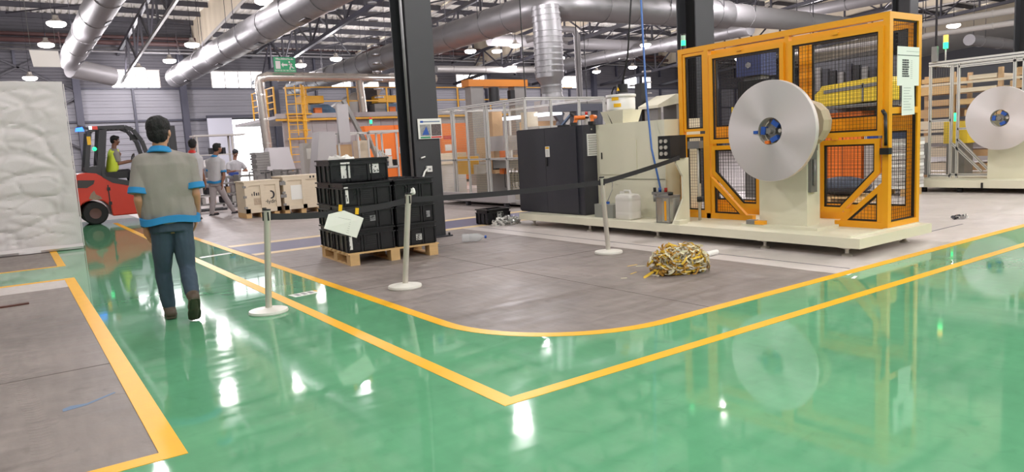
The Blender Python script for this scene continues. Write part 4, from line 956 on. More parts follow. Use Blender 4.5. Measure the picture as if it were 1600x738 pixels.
def person(label, base, J, fy, kit, voxel=.011, seat=False, hs=1.0):
    """J: joints relative to base; fy: yaw of the face (0 looks along +Y, positive turns to the left)."""
    P = thing('person', label, 'person', base); J = {k: Vector(v) for k, v in J.items()}
    sk, sh, tr_, so = kit['skin'], kit['shirt'], kit['trousers'], kit['shoe']
    hc = J['head']; F = Vector((-math.sin(fy), math.cos(fy), 0)); S = Vector((math.cos(fy), math.sin(fy), 0)); tilt = J.get('look', Vector((0,0,0)))
    F = (F+tilt).normalized(); Uq = S.cross(F).normalized(); hr = Matrix((S, F, Uq)).transposed()
    b = B(); HL = lambda x, y, z: hc+hr @ Vector((x*hs, y*hs, z*hs))
    b.ball(HL(0,-.012,.03), (.073*hs,.092*hs,.088*hs), 20, 12, hr); b.ball(HL(0,.022,-.04), (.058*hs,.066*hs,.075*hs), 16, 10, hr); b.ball(HL(0,.05,-.085), (.03*hs,.032*hs,.026*hs), 12, 8, hr)
    cap(b, HL(0,.085,.01), HL(0,.106,-.028), .009*hs, .014*hs, 8, 3); cap(b, HL(-.03,.078,.028), HL(.03,.078,.028), .013*hs, .013*hs, 8, 3)
    for s in (-1, 1):
        b.ball(HL(s*.076,-.005,-.01), (.012*hs,.02*hs,.032*hs), 10, 8, hr); cap(b, HL(s*.045,.06,-.03), HL(s*.035,.07,-.035), .018*hs, .016*hs, 8, 3)
    nb = J['neck']; cap(b, HL(0,-.02,-.06), nb, .052*hs, .058*hs)
    loft(b, [(J['pelvis']-Vector((0,0,.08)), .10, .07), (J['pelvis'], .11, .075), ((J['pelvis']+nb)/2, .135, .095), (nb-Vector((0,0,.14)), .155, .1), (nb-Vector((0,0,.03)), .08, .06)])
    for s, q in (('L', -1), ('R', 1)):
        a, e, w = J['sh'+s], J['el'+s], J['wr'+s]
        cap(b, a, e, .048, .039); cap(b, e, lerp(e, w, .35), .041, .04); cap(b, lerp(e, w, .35), w, .04, .027)
        d = J['hd'+s]; hand(b, w, d, J.get('th'+s, Vector((-q*.2,1,0))), J.get('pn'+s, Vector((q,0,.0))), hs, J.get('curl', Vector((.5,0,0))).x)
        h, k, n = J['hip'+s], J['kn'+s], J['an'+s]; cap(b, h, k, .06, .045); cap(b, k, lerp(k, n, .35), .045, .045); cap(b, lerp(k, n, .35), n, .05, .036); cap(b, n, J['toe'+s]+Vector((0,0,.012)), .034, .026)
    body = blob('body', b, voxel, sk, P, 3)
    for s in (-1, 1):
        ey = B().ball(HL(s*.031,.079,.004), .0125*hs, 10, 8).build('eye', 'eye', body); B().ball(HL(s*.031,.0895,.004), .006*hs, 8, 6).build('iris', 'hair', body)
        bw = B(); cap(bw, HL(s*.016,.093,.028), HL(s*.048,.08,.03), .005*hs, .004*hs, 8, 2); bw.build('eyebrow', 'hair', body)
    lp = B(); cap(lp, HL(-.02,.083,-.064), HL(.02,.083,-.064), .007*hs, .007*hs, 8, 2); lp.build('lips', 'lip', body)
    # hair
    b = B(); b.ball(HL(0,-.022,.046), (.090*hs,.100*hs,.088*hs), 18, 12, hr); b.ball(HL(0,-.048,-.005), (.082*hs,.068*hs,.085*hs), 16, 10, hr)
    b.ball(HL(0,.045,.09), (.062*hs,.045*hs,.035*hs), 14, 8, hr); blob('hair', b, voxel*.9, kit.get('hair', 'hair'), P, 2, .006, 40)
    if 'cap' in kit:
        b = B(); b.ball(HL(0,-.012,.075), (.088*hs,.105*hs,.06*hs), 18, 10, hr); b.build('cap', kit['cap'], P)
    # shirt
    b = B(); tw = J['tor']; pe = J['pelvis']; hem = J['hem']; rz = J['rz'].x if 'rz' in J else 0
    top = nb-Vector((0,0,.005)); up = Vector((0,0,1))
    mid = lambda t: lerp(hem, nb, t)
    loft(b, [(hem, tw.x*.96, tw.y*.95, rz), (mid(.12), tw.x*1.0, tw.y*1.0, rz), (mid(.35), tw.x*1.0, tw.y*1.0, rz), (mid(.6), tw.x*1.04, tw.y*1.04, rz), (mid(.8), tw.x*1.03, tw.y, rz), (mid(.92), tw.x*.72, tw.y*.8, rz), (mid(1.0), .075, .07, rz)], e=.85)
    sl = kit.get('sleeve', .72)
    for s in 'LR':
        a, e = J['sh'+s], J['el'+s]; c = lerp(a, e, sl); inn = lerp(a, nb-Vector((0,0,.06)), .5)
        cap(b, inn, a, .07, .078); rs = []; d = (c-a).normalized(); x = d.orthogonal().normalized(); y = d.cross(x)
        for p, r in ((a, .078), (lerp(a, c, .5), .076), (c, .078)): rs.append([p+(x*math.cos(2*math.pi*t/16)+y*math.sin(2*math.pi*t/16))*r for t in range(16)])
        b.rings(rs)
    st = blob('shirt', b, voxel, sh, P, 6, kit.get('fold', .010), kit.get('fs', 8))
    if 'collar' in kit: B().lathe([(.10,-.045), (.105,-.035), (.074,.035), (.066,.035)], nb, (F*.25+Vector((0,0,1))), n=18, caps=False).build('collar', kit['collar'], st)
    if 'trim' in kit:
        for s in 'LR':
            a, e = J['sh'+s], J['el'+s]; c = lerp(a, e, sl); d = (c-a).normalized(); q_ = kit.get('cuff', 1); B().lathe([(.073*q_,-.045), (.079*q_,-.042), (.081*q_,.004), (.077*q_,.008), (.06,.006)], c, d, n=18).build('cuff', kit['trim'], st)
        rs = []
        for dz, k in ((-.006,.96), (-.006,1.07), (.052,1.085), (.054,.96)):
            ring_ = []
            for i in range(26):
                a = 2*math.pi*i/26; u = tw.x*k*math.copysign(abs(math.cos(a))**.85, math.cos(a)); v = tw.y*k*1.02*math.copysign(abs(math.sin(a))**.85, math.sin(a)); ring_.append(hem+Vector((u*math.cos(rz)-v*math.sin(rz), u*math.sin(rz)+v*math.cos(rz), dz+.012*math.sin(3*a))))
            rs.append(ring_)
        B().rings(rs, caps=False).build('hem_band', kit['trim'], st)
        B().lathe([(.10,-.04), (.105,-.03), (.076,.018), (.066,.018)], nb, (F*.25+Vector((0,0,1))), n=18, caps=False).build('collar', kit['trim'], st)
    if 'vest' in kit:
        b = B(); loft(b, [(mid(.05), tw.x*1.08, tw.y*1.1), (mid(.5), tw.x*1.1, tw.y*1.12), (mid(.85), tw.x*.95, tw.y*1.05), (mid(.97), .1, .09)], e=.85); blob('vest', b, voxel, kit['vest'], P, 4, .006)
    # trousers
    b = B(); loft(b, [(hem-Vector((0,0,.08)), tw.x*.8, tw.y*.88, rz), (hem+Vector((0,0,.06)), tw.x*.86, tw.y*.9, rz)])
    tk_ = kit.get('leg', 1)
    for s in 'LR':
        h, k, n = J['hip'+s], J['kn'+s], J['an'+s]
        cap(b, h+Vector((0,0,.03)), lerp(h, k, .5), .098*tk_, .085*tk_); cap(b, lerp(h, k, .5), k, .085*tk_, .068*tk_); cap(b, k, lerp(k, n, .4), .068*tk_, .066*tk_); cap(b, lerp(k, n, .4), lerp(k, n, .93), .066*tk_, .056*tk_)
    blob('trousers', b, voxel, tr_, P, 5, .007, 12)
    fk_ = kit.get('foot', 1)
    for s in 'LR':
        n, t = J['an'+s], J['toe'+s]; fw = (t-n); fw.z = 0; fl = (t-n); b = B(); hl = J.get('heel'+s, n+Vector((0,-.05,-.045)))
        cap(b, hl+Vector((0,0,.012)), lerp(hl, t, .55)+Vector((0,0,.012)), .038*fk_, .044*fk_); cap(b, lerp(hl, t, .5)+Vector((0,0,.01)), t, .045*fk_, .034*fk_); cap(b, hl+(n-hl)*.4, n, .04*fk_, .045*fk_)
        sh_ = blob('shoe', b, voxel*.8, so, P, 3)
        dv_ = (t-hl).normalized(); sx = dv_.cross(Vector((0,0,1))).normalized(); nu = sx.cross(dv_); sb_ = B(); pts = []
        for f_, wd in ((-.18,.022), (-.1,.034), (.15,.037), (.4,.036), (.7,.046), (1.0,.043), (1.12,.028)): pts.append((lerp(hl, t, f_), wd))
        ring1 = [p+sx*w_*fk_ for p, w_ in pts]+[p-sx*w_*fk_ for p, w_ in reversed(pts)]
        sb_.rings([[p-nu*.030 for p in ring1], [p-nu*.012 for p in ring1]], smooth=False); sb_.build('shoe_sole', kit.get('sole', 'sole'), sh_)
    if 'watch' in kit:
        e, w = J['elL'], J['wrL']; d = (w-e).normalized(); B().lathe([(.028,-.03), (.036,-.028), (.036,-.004), (.028,-.002)], w, d, n=18, caps=False).build('wristband', 'black', P)
    return P
def pjoints(px, Y, base, depth):
    return {k: onY(v[0], v[1], Y+depth.get(k, 0))-base for k, v in px.items()}
# --- main man walking away
mbase = G(283,499); MY = mbase.y
px = dict(head=(249,207), neck=(250,234), shL=(222,254), elL=(217,312), wrL=(227,353), shR=(293,252), elR=(305,302), wrR=(307,334), pelvis=(268,350), hem=(267,347), hipL=(254,360), knL=(255,424), anL=(264,478), toeL=(266,490), hipR=(283,358), knR=(293,420), anR=(298,463), toeR=(303,502))
J = pjoints(px, MY, mbase, dict(knL=.10, anL=.12, toeL=.30, wrL=.08, wrR=.10, elL=-.04, elR=-.04, knR=-.02, anR=-.22, toeR=-.10))
J['toeL'].z = .035; J['anL'].z = .10; J['heelL'] = J['anL']+Vector((0,-.05,-.06)); J['toeL'].y = J['anL'].y+.17
J['toeR'].z = .05; J['anR'].z = .25; J['anR'].y = -.31; J['toeR'].y = -.17; J['heelR'] = J['anR']+Vector((0,-.055,-.025)); J['toeR'].x = J['anR'].x+.02
J.update(hdL=Vector((.16,.12,-1)), hdR=Vector((-.1,.2,-1)), thL=Vector((.3,1,0)), thR=Vector((-.3,1,0)), pnL=Vector((-1,-.5,0)), pnR=Vector((1,-.4,0)), tor=Vector((.222,.135,0)), curl=Vector((.45,0,0)))
person('man in grey shirt with blue trim walking away on the green aisle', mbase, J, R_(-28), dict(skin='skin', shirt='shirt', trousers='jeans', shoe='shoe', trim='trim_blue', watch=1, fold=.02, fs=6, sleeve=.84, cuff=1.13, foot=1.18), voxel=.0075, hs=1.06)
# --- three more standing people, posed by their pixels
def simple(label, px, Y, depth, fy, kit, tor=(.2,.125), **kw):
    base = kw.pop('base'); J = pjoints(px, Y, base, depth)
    J.update(hdL=kw.get('hdL', Vector((0,.2,-1))), hdR=kw.get('hdR', Vector((0,.2,-1))), tor=Vector((*tor,0)), rz=Vector((fy,0,0)))
    if 'look' in kw: J['look'] = kw['look']
    for s in 'LR':
        f = Vector((-math.sin(fy), math.cos(fy), 0))
        J['toe'+s] = J['an'+s]+f*.16; J['toe'+s].z = max(.035, J['an'+s].z-.06); J['heel'+s] = J['an'+s]-f*.05; J['heel'+s].z = J['an'+s].z-.055
    return person(label, base, J, fy, kit, voxel=.013, hs=kw.get('hs', 1.05))
b2 = G(340,336); s3 = dict(head=(340,232), neck=(336,244), shL=(325,253), shR=(347,253), elL=(328,272), elR=(350,275), wrL=(333,288), wrR=(347,287), pelvis=(336,284), hem=(335,286), hipL=(333,289), hipR=(341,288), knL=(333,312), anL=(331,335), knR=(352,309), anR=(366,331))
kit3 = dict(skin='skin2', shirt='shirt2', trousers='trousers', shoe='dark_cloth', trim='trim_blue', sole='black', leg=1.05)
J3 = simple('man in pale grey uniform striding right beside the wooden crate', s3, b2.y, dict(shL=.15, shR=-.15, elL=.2, elR=-.2, wrR=-.2, hipL=.05, hipR=-.05, anR=.0), R_(-75), kit3, base=b2, tor=(.21,.14))
b3 = G(307,344); s2 = dict(head=(301,226), neck=(300,238), shL=(288,248), shR=(312,248), elL=(288,272), elR=(316,270), wrL=(290,290), wrR=(321,287), pelvis=(302,288), hem=(302,285), hipL=(298,292), hipR=(307,292), knL=(298,316), anL=(297,340), knR=(309,316), anR=(311,341))
kit2 = dict(skin='skin2', shirt='shirt2', trousers='trousers', shoe='dark_cloth', sole='black', collar='red')
kit2b = dict(kit2)
simple('man in grey tee with red collar half hidden behind the walking man', s2, b3.y, dict(wrR=.1, elR=.0), R_(-25), kit2b, base=b3, tor=(.22,.14))
b4 = onY(367,300,23.6); b4.z = 0
b4 = Vector((onY(367,262,23.6).x, 23.6, 0)); s4 = dict(head=(368,240), neck=(367,250), shR=(357,257), shL=(378,257), elR=(356,270), elL=(386,267), wrR=(368,267), wrL=(379,267), pelvis=(367,280), hem=(367,279), hipR=(363,284), hipL=(372,284), knR=(362,303), knL=(373,303), anR=(362,321), anL=(373,321))
simple('man in pale uniform looking down at the workbench near the bright doorway', s4, 23.6, dict(wrR=-.28, wrL=-.28, elR=-.1, elL=-.1), R_(180), dict(skin='skin2', shirt='shirt2', trousers='trousers', shoe='dark_cloth', sole='black', hair='dark_cloth'), base=b4, hdL=Vector((-.6,-.6,0)), hdR=Vector((.6,-.6,0)), look=Vector((0,0,-.5)), tor=(.2,.13))

# ================================================================== FORKLIFT with driver
FY = 20.0
fb = onY(152,352,FY); fb.z = 0
fk = thing('forklift', 'red forklift with charcoal overhead guard driving right', 'forklift', fb)
def fp(px_, py_): q = onY(px_, py_, FY); return (q.x-fb.x, q.z)
hw = .52
body = [fp(118,280), fp(121,272), fp(135,270), fp(150,271), fp(160,276), fp(176,284), fp(205,290), fp(212,296)]
zb_ = .18; xr = body[-1][0]+.55
poly = [(body[0][0]-.02, .3)]+body+[(xr, body[-1][1]), (xr, zb_), (.36, zb_), (.33,.42), (.2,.56), (0,.62), (-.2,.56), (-.31,.42), (-.34,.22), (-.5,.22)]
b_ = B(); b_.prism(poly, 0, 2*hw, 'y'); cbn = b_.build('counterweight', 'fork_red', fk)
bv = cbn.modifiers.new('bevel', 'BEVEL'); bv.width = .03; bv.segments = 2; bv.limit_method = 'ANGLE'
B().prism([fp(121,282), fp(148,282), fp(146,288), fp(136,294), fp(121,294)], -.01, .0, 'y').build('side_window', mat('smoked lamp cover', (70,66,66), .25), fk)
B().prism([fp(139,311), fp(142,303), fp(147,298), fp(150,304), fp(157,307), fp(160,311), fp(150,313)], -.006, 0, 'y').build('scuffed_paint', mat('scuffed paint', (150,128,112), .7, var=.4, vscale=14), fk)
B().bx(.32,.345,-.006,0,.25,.95).build('panel_gap', 'black', fk)
for z in (.5,.85): B().box((.34,-.012,z), (.07,.02,.08)).build('latch', 'black', fk)
B().bx(-.45,-.3,-.004,0,.25,.6).build('rear_scrape', mat('bare scrape', (120,90,80), .7, var=.4, vscale=10), fk)
for x, r in ((0,.28), (1.75,.33)):
    for y in (.1, 2*hw-.1):
        t_ = B().lathe([(.13,-.1), (r-.03,-.1), (r,-.06), (r,.06), (r-.03,.1), (.13,.1), (.13,-.1)], (x, y, r), (0,1,0), n=28, caps=False).build('tyre', 'rubber', fk)
        B().lathe([(.03,-.07), (.15,-.09), (.16,-.06), (.16,.06), (.03,.07)], (x, y, r), (0,1,0), n=20).build('wheel_hub', mat('dusty hub', (96,66,60), .6), t_)
g_ = [fp(133,262), fp(137,205), fp(142,200), fp(193,197), fp(205,199), fp(221,212), fp(236,245), fp(245,272)]
for y in (.06, 2*hw-.06):
    b_ = B(); pr = [fp(136,268), fp(140,206), fp(152,200), fp(195,198), fp(208,203), fp(222,220), fp(238,262)]
    for i in range(len(pr)-1): b_.beam((pr[i][0], y, pr[i][1]), (pr[i+1][0], y, pr[i+1][1]), .09, .1, up=(0,1,0))
    b_.build('guard_frame', 'fork_dark', fk)
    b_ = B(); pr = [fp(161,202), fp(158,270)]; b_.beam((pr[0][0], y, pr[0][1]), (pr[1][0], y, pr[1][1]), .16, .1, up=(0,1,0)); b_.build('guard_post', 'fork_dark', fk)
a0, a1 = fp(155,199), fp(204,199)
for i in range(8): x = a0[0]+(a1[0]-a0[0])*i/7; B().bx(x-.02,x+.02,.08,2*hw-.08,a0[1]-.03,a0[1]).build('roof_bar', 'fork_dark', fk)
B().prism([fp(134,262), fp(158,258), fp(168,284), fp(136,272)], .02, 2*hw-.02, 'y').build('rear_deck', 'fork_dark', fk)
B().prism([fp(158,262), fp(166,276), fp(200,282), fp(214,284), fp(214,292), fp(176,286), fp(160,277)], -.005, 2*hw+.005, 'y').build('side_skirt', 'fork_dark', fk)
sx_, sz_ = fp(170,277); B().bx(sx_-.1,sx_+.45,.25,2*hw-.25,sz_-.05,sz_+.12).build('seat', 'black', fk); B().prism([(sx_-.15,sz_+.1), (sx_+.0,sz_+.1), (sx_-.05,sz_+.62), (sx_-.18,sz_+.62)], .27, 2*hw-.27, 'y').build('seat_back', 'black', fk)
cxp, czp = fp(224,262); B().prism([(cxp,czp-.4), (cxp+.3,czp-.4), (cxp+.2,czp+.05), (cxp+.02,czp+.05)], .1, 2*hw-.1, 'y').build('dashboard', 'fork_dark', fk)
sw = B(); c_ = Vector((*fp(212,246),0)); sc_ = Vector((c_[0], hw, c_[1])); sw.tube([sc_+Vector((.05*math.sin(t)*.6, .17*math.cos(t), .17*math.sin(t)*.6)) for t in [2*math.pi*i/18 for i in range(18)]], .016, n=6, closed=True); sw.beam(sc_, sc_+Vector((.22,0,-.3)), .04); sw.build('steering_wheel', 'black', fk)
mx, mz = fp(268,196)
for y in (.2, 2*hw-.2): B().bx(mx-.06,mx+.1,y-.05,y+.05,.1,mz).build('mast_rail', 'fork_dark', fk)
for z in (.5,1.3,mz-.1): B().bx(mx-.03,mx+.06,.25,2*hw-.25,z-.05,z+.05).build('mast_crossbar', 'fork_dark', fk)
B().cyl((mx+.02,hw,.2), (mx+.02,hw,mz-.2), .05, n=10).build('lift_cylinder', 'steel_grey', fk); B().bx(mx+.1,mx+.16,.1,2*hw-.1,.25,.9).build('fork_carriage', 'fork_dark', fk)
for y in (.3, 2*hw-.3): B().bx(mx+.16,mx+1.2,y-.06,y+.06,.06,.11).build('fork_tine', 'fork_dark', fk)
lx, lz = fp(126,203); B().prism([(lx-.1,lz-.03), (lx+.08,lz-.03), (lx+.05,lz+.07), (lx-.08,lz+.05)], .1, .28, 'y').build('blue_spot_light', 'led_b', fk); B().prism([(lx-.06,lz+.06), (lx+.26,lz-.02), (lx+.26,lz+.03), (lx-.04,lz+.12)], .12, .26, 'y').build('spot_bracket', 'fork_dark', fk)
for px_, m in ((141,'led_w'), (150,'led_r'), (146,'led_r')): x, z = fp(px_,200); B().bx(x-.03,x+.03,-.02,.0,z-.04,z+.04).build('tail_lamp', m, fk)
x, z = fp(139,220); B().bx(x-.04,x+.04,-.005,.01,z-.1,z+.1).build('sticker', 'yellow', fk)
x, z = fp(151,232); B().ball((x,hw,z), .05, 10, 8).build('green_beacon', 'led_g', fk)
x, z = fp(211,214); B().box((x,.25,z), (.16,.2,.14)).build('work_lamp', 'black', fk)
db = Vector((fb.x, FY+hw, 0))
pxd = dict(head=(180,220), neck=(178,232), shL=(176,241), shR=(180,241), elL=(185,256), elR=(184,256), wrL=(203,251), wrR=(202,253), pelvis=(175,272), hem=(175,271), hipL=(177,273), hipR=(177,273), knL=(200,268), knR=(199,268), anL=(207,290), anR=(206,290))
JD = {k: onY(v[0], v[1], FY+hw)-db for k, v in pxd.items()}
for k in JD: 
    if k.endswith('L') and k != 'look': JD[k].y += .15 if k[:2] in ('sh','el') else .1
    if k.endswith('R'): JD[k].y -= .15 if k[:2] in ('sh','el') else .1
for s in 'LR': JD['toe'+s] = JD['an'+s]+Vector((.16,0,-.05)); JD['heel'+s] = JD['an'+s]+Vector((-.05,0,-.055)); JD['hd'+s] = Vector((1,0,.1)); JD['pn'+s] = Vector((0,0,1)); JD['th'+s] = Vector((0,1 if s == 'R' else -1,0))
JD.update(tor=Vector((.13,.19,0)), look=Vector((0,0,-.15)))
person('forklift driver in a yellow safety vest sitting at the wheel', db, JD, R_(-105), dict(skin='skin2', shirt='shirt', trousers='dark_cloth', shoe='dark_cloth', sole='black', vest='hivis', sleeve=.8), voxel=.013, hs=1.0)
# ================================================================== LEFT SIDE
def wrapped_box(x0, x1, y0, y1, h):
    b = B(); cs = (.045)
    def disp(p):
        q = p*1.0; f0 = noise.noise(q*.9); d, _ = noise.voronoi(Vector((q.x*.9+.6*f0, q.y*.9, q.z*1.9+.5*f0)), distance_metric='DISTANCE', exponent=2.5)
        e, _ = noise.voronoi(Vector((q.x*1.9+7, q.y*1.9+f0, q.z*4.2)), distance_metric='DISTANCE', exponent=2.5)
        f = noise.noise(Vector((q.x*.8, q.y*.8, q.z*1.1)))
        return -.17*max(0, .22-(d[1]-d[0]))-.11*max(0, .16-(e[1]-e[0]))+.05*f+.018*math.sin(q.z*9+2*f)*noise.noise(q*1.7)
    def grid(o, u, v, nu, nv, nrm):
        vs = []; fs = []
        for i in range(nu+1):
            for j in range(nv+1):
                p = o+u*(i/nu)+v*(j/nv); e = min(i/nu, 1-i/nu, j/nv, 1-j/nv); k = min(1, e*12)
                vs.append(p+nrm*disp(p)*k)
        for i in range(nu):
            for j in range(nv): a = i*(nv+1)+j; fs.append((a, a+1, a+nv+2, a+nv+1))
        b.add(vs, fs, True)
    X, Y_, Z = Vector((x1-x0,0,0)), Vector((0,y1-y0,0)), Vector((0,0,h)); O = Vector((x0,y0,0))
    grid(O, X, Z, 150, 100, Vector((0,-1,0))); grid(O+X, Y_, Z, 60, 100, Vector((1,0,0))); grid(O+Z, X, Y_, 60, 40, Vector((0,0,1))); grid(O+Y_, X, Z, 8, 8, Vector((0,1,0))); grid(O, Y_, Z, 8, 8, Vector((-1,0,0)))
    return b
wbx = thing('wrapped_crate', 'huge crate wrapped in crinkled white sheeting at the left edge', 'wrapped crate', (0,14.3,0))
wrapped_box(-3.2,.93,0,1.6,2.84).build('wrap_sheet', 'wrap', wbx)
b_ = B(); rs = []
for i in range(41):
    x = -3.2+4.13*i/40; w_ = .03*noise.noise(Vector((x*3,0,0))); rs.append([(x,-.01,.10+.02*noise.noise(Vector((x*2,1,0)))), (x,-.06+w_,.05), (x,-.05-w_,.012), (x,-.02,.06)])
b_.rings(rs); b_.build('wrap_skirt', 'wrap', wbx)
for k in range(9): B().box((.93+.012,.04,.25+k*.31), (.016,.03,.012)).build('staple', 'steel_dark', wbx)
B().tube([(.945,.0,2.8), (.95,.02,1.4), (.945,.0,.05)], .008, n=5).build('wrap_seam', 'wrap', wbx)
hs = thing('hanging_board', 'blank white board hanging on wires above the wrapped crate', 'sign board', onY(70,91,17))
q0, q1 = onY(45,78,17)-onY(70,91,17), onY(96,105,17)-onY(70,91,17)
B().prism([(q0.x,q0.z), (q1.x-.02,q0.z-.01), (q1.x,q1.z), (q0.x+.04,q1.z+.0)], -.01, .01, 'y').build('board', mat('white board', (236,228,224), .5), hs)
for x in (q0.x+.03, q1.x-.05): B().cyl((x,0,q0.z-.02), (x+.0,0,zup(17)-hs.location.z+.02), .006, n=4).build('wire', 'steel_grey', hs)
# wooden crates with print
wc0 = G(386,342); wc1 = G(478,331.5); cw_ = 1.3
def wood_crate(label, loc, wx, wy, h, printed):
    c = thing('wooden_crate', label, 'crate', loc, 0, group='plywood transport crates')
    B().bx(0,wx,0,wy,.12,h).build('plywood_box', 'ply', c)
    for x in (0, wx*.4, wx*.8-.0): B().bx(x,x+.12,-.0,wy,0,.12).build('skid', 'wood', c)
    for x in (0, wx/2-.05, wx-.1): B().bx(x,x+.1,-.025,0,.12,h-.08).build('batten', 'ply', c)
    B().bx(0,wx,-.025,0,h-.08,h).build('batten', 'ply', c); B().bx(0,wx,-.025,0,.12,.22).build('batten', 'ply', c)
    B().bx(-.02,wx+.02,-.03,wy+.02,h,h+.03).build('lid', 'ply', c)
    for z in (.25,h*.6,h-.1): B().box((0,-.02,z), (.07,.04,.05)).build('corner_clip', 'steel_grey', c)
    return c
W_ = .82
wcA = wood_crate('pale plywood crate with a black printed logo, left of two behind the stanchion', wc0, W_, .75, .84, True)
text('Hydro', .13, 'ink', wcA, (W_*.74,-.004,.36), (R_(90),0,0)); 
lg = B(); 
for i in range(8):
    a0_, a1_ = R_(100-i*25), R_(75-i*25); lg.prism([(W_*.74+.09*math.cos(a0_), .52+.10*math.sin(a0_)), (W_*.74+.09*math.cos(a1_), .52+.10*math.sin(a1_)), (W_*.74+.05*math.cos(a1_), .52+.07*math.sin(a1_)), (W_*.74+.05*math.cos(a0_), .52+.07*math.sin(a0_))], -.004, 0, 'y')
lg.build('logo', 'ink', wcA)
b_ = B()
for k in range(6): b_.bx(.16+k*.05, .16+k*.05+rnd.uniform(.012,.035), -.004, 0, .52, .52+rnd.uniform(.04,.1))
b_.build('handling_marks', 'ink', wcA); B().bx(.2,.42,-.004,0,.3,.46).build('faded_print', mat('faded print', (188,168,146), .7, var=.3, vscale=30), wcA)
wcB = wood_crate('pale plywood crate with blank panels, right of two beside the black crates', wc0+Vector((W_+.09,.0,0)), 1.0, .8, .9, False)
B().bx(.18,.48,-.005,0,.35,.7).build('paper_label', 'paper', wcB); b_ = B(); b_.bx(.66,.7,-.03,-.026,.85,.9); b_.bx(.74,.78,-.03,-.026,.85,.9); b_.build('handling_marks', 'ink', wcB)
B().bx(-.08,.06,-.03,-.02,.72,.8).build('metal_clip', 'steel_grey', wcB); B().bx(-.08,.06,-.03,-.02,.42,.5).build('metal_clip', 'steel_grey', wcB)

# workbench and mesh crates behind
wbn = thing('work_bench', 'grey workbench with parts in front of the man by the doorway', 'bench', (onY(350,270,22.6).x, 22.6, 0))
B().bx(0,2.3,0,.7,.86,.92).build('bench_top', 'steel_grey', wbn)
for x in (.05,2.2):
    for y in (.05,.65): B().bx(x-.03,x+.03,y-.03,y+.03,0,.86).build('leg', 'steel_grey', wbn)
for x in (.3,.9,1.5): B().bx(x,x+.45,.1,.5,.3,.62).build('drawer_unit', 'kraft' if x > .5 else 'steel_white', wbn)
for k, (x, c) in enumerate(((.35,'blue_cloth'), (1.3,'dark_cloth'), (1.7,'steel_grey'))): tag(B().bx(-.12,.12,-.1,.1,0,.1).build('parts_tray', c, loc=(wbn.location.x+x,22.9,.92)), ('blue parts tray on the workbench', 'dark parts tray on the workbench', 'grey parts tray at the right end of the workbench')[k], 'tray')
wf = thing('display_frame', 'white frame rack with glazed doors behind the striding man', 'rack', (onY(312,262,26).x, 26, 0))
for x in (0,1.15):
    for y in (0,.5): B().bx(x-.03,x+.03,y-.03,y+.03,0,2.25).build('upright', 'steel_white', wf)
B().bx(-.1,1.6,-.1,.6,2.25,2.3).build('top_shelf', 'steel_white', wf)
for z in (.4,.8,1.2,1.6): B().bx(0,1.15,0,.5,z,z+.03).build('shelf', 'steel_white', wf)
for i in range(10): B().bx(.06+rnd.random()*.8,.2+rnd.random()*.8+.05,.1,.4,.83+.4*(i%3),1.05+.4*(i%3)).build('stored_part', ('steel_grey','foil','dark_cloth')[i%3], wf)
lr = thing('low_rack', 'low shelf rack of dark profiles between the walking men', 'rack', (onY(318,315,22).x-.4, 22, 0))
for z in (.12,.4,.7): B().bx(0,1.5,0,.6,z,z+.04).build('shelf', 'steel_grey', lr)
for x in (0,1.45): B().bx(x,x+.05,0,.6,0,.95).build('side_frame', 'steel_grey', lr)
for i in range(9): B().bx(.1+i*.14,.2+i*.14,.05,.5,.44 if i%2 else .16,.62 if i%2 else .34).build('stored_profile', ('dark_cloth','kraft','steel_white')[i%3], lr)
for i in range(4):
    x0_ = onY(400+i*26,288,21.3).x
    mc = thing('mesh_container', ('first','second','third','fourth')[i]+' grey wire container from the left behind the plywood crates', 'container', (x0_,21.3,0), group='wire containers')
    for a, c in (((0,0,0),(0,0,1.0)), ((.47,0,0),(.47,0,1.0)), ((0,0,1.0),(.47,0,1.0)), ((0,0,.05),(.47,0,.05)), ((0,.6,0),(0,.6,1.0)), ((.47,.6,0),(.47,.6,1.0)), ((0,.6,1),(.47,.6,1)), ((0,0,1),(0,.6,1)), ((.47,0,1),(.47,.6,1))): B().beam(a, c, .035).build('frame_tube', 'steel_grey', mc)
    b_ = B()
    for k in range(1,11): b_.bx(.03,.45,-.003,.003,k*.09-.003,k*.09+.003); b_.bx(k*.043-.003,k*.043+.003,-.003,.003,.05,1.0)
    b_.build('wire_mesh', 'steel_grey', mc, kind='stuff')
    B().bx(.04,.44,.08,.55,.06,.75).build('parts_load', ('steel_dark','blue_line','dark_cloth','blue_line')[i], mc)
b_ = thing('panel_stack', 'stack of grey panels with a slanted sheet beside the bright doorway', 'panel stack', (onY(402,260,25).x,25,0))
for k in range(8): B().bx(-.03*(k%2),.45,0,.7,.9+k*.09,.982+k*.09).build('panel', 'steel_grey', b_)
B().bx(.02,.43,.02,.68,.9,1.6).build('panel_backing', 'steel_dark', b_); B().bx(0,1.25,.05,.65,0,.9).build('support_box', 'steel_grey', b_)  # dark backing box added to keep doorway light out of the panel gaps
B().rings([[(.3,-.05,.95), (1.3,-.05,.95), (1.3,.7,.95), (.3,.7,.95)], [(.5,.2,1.75), (1.2,.2,1.75), (1.2,.6,1.75), (.5,.6,1.75)]], smooth=False).build('slanted_sheet', 'panel_grey', b_)
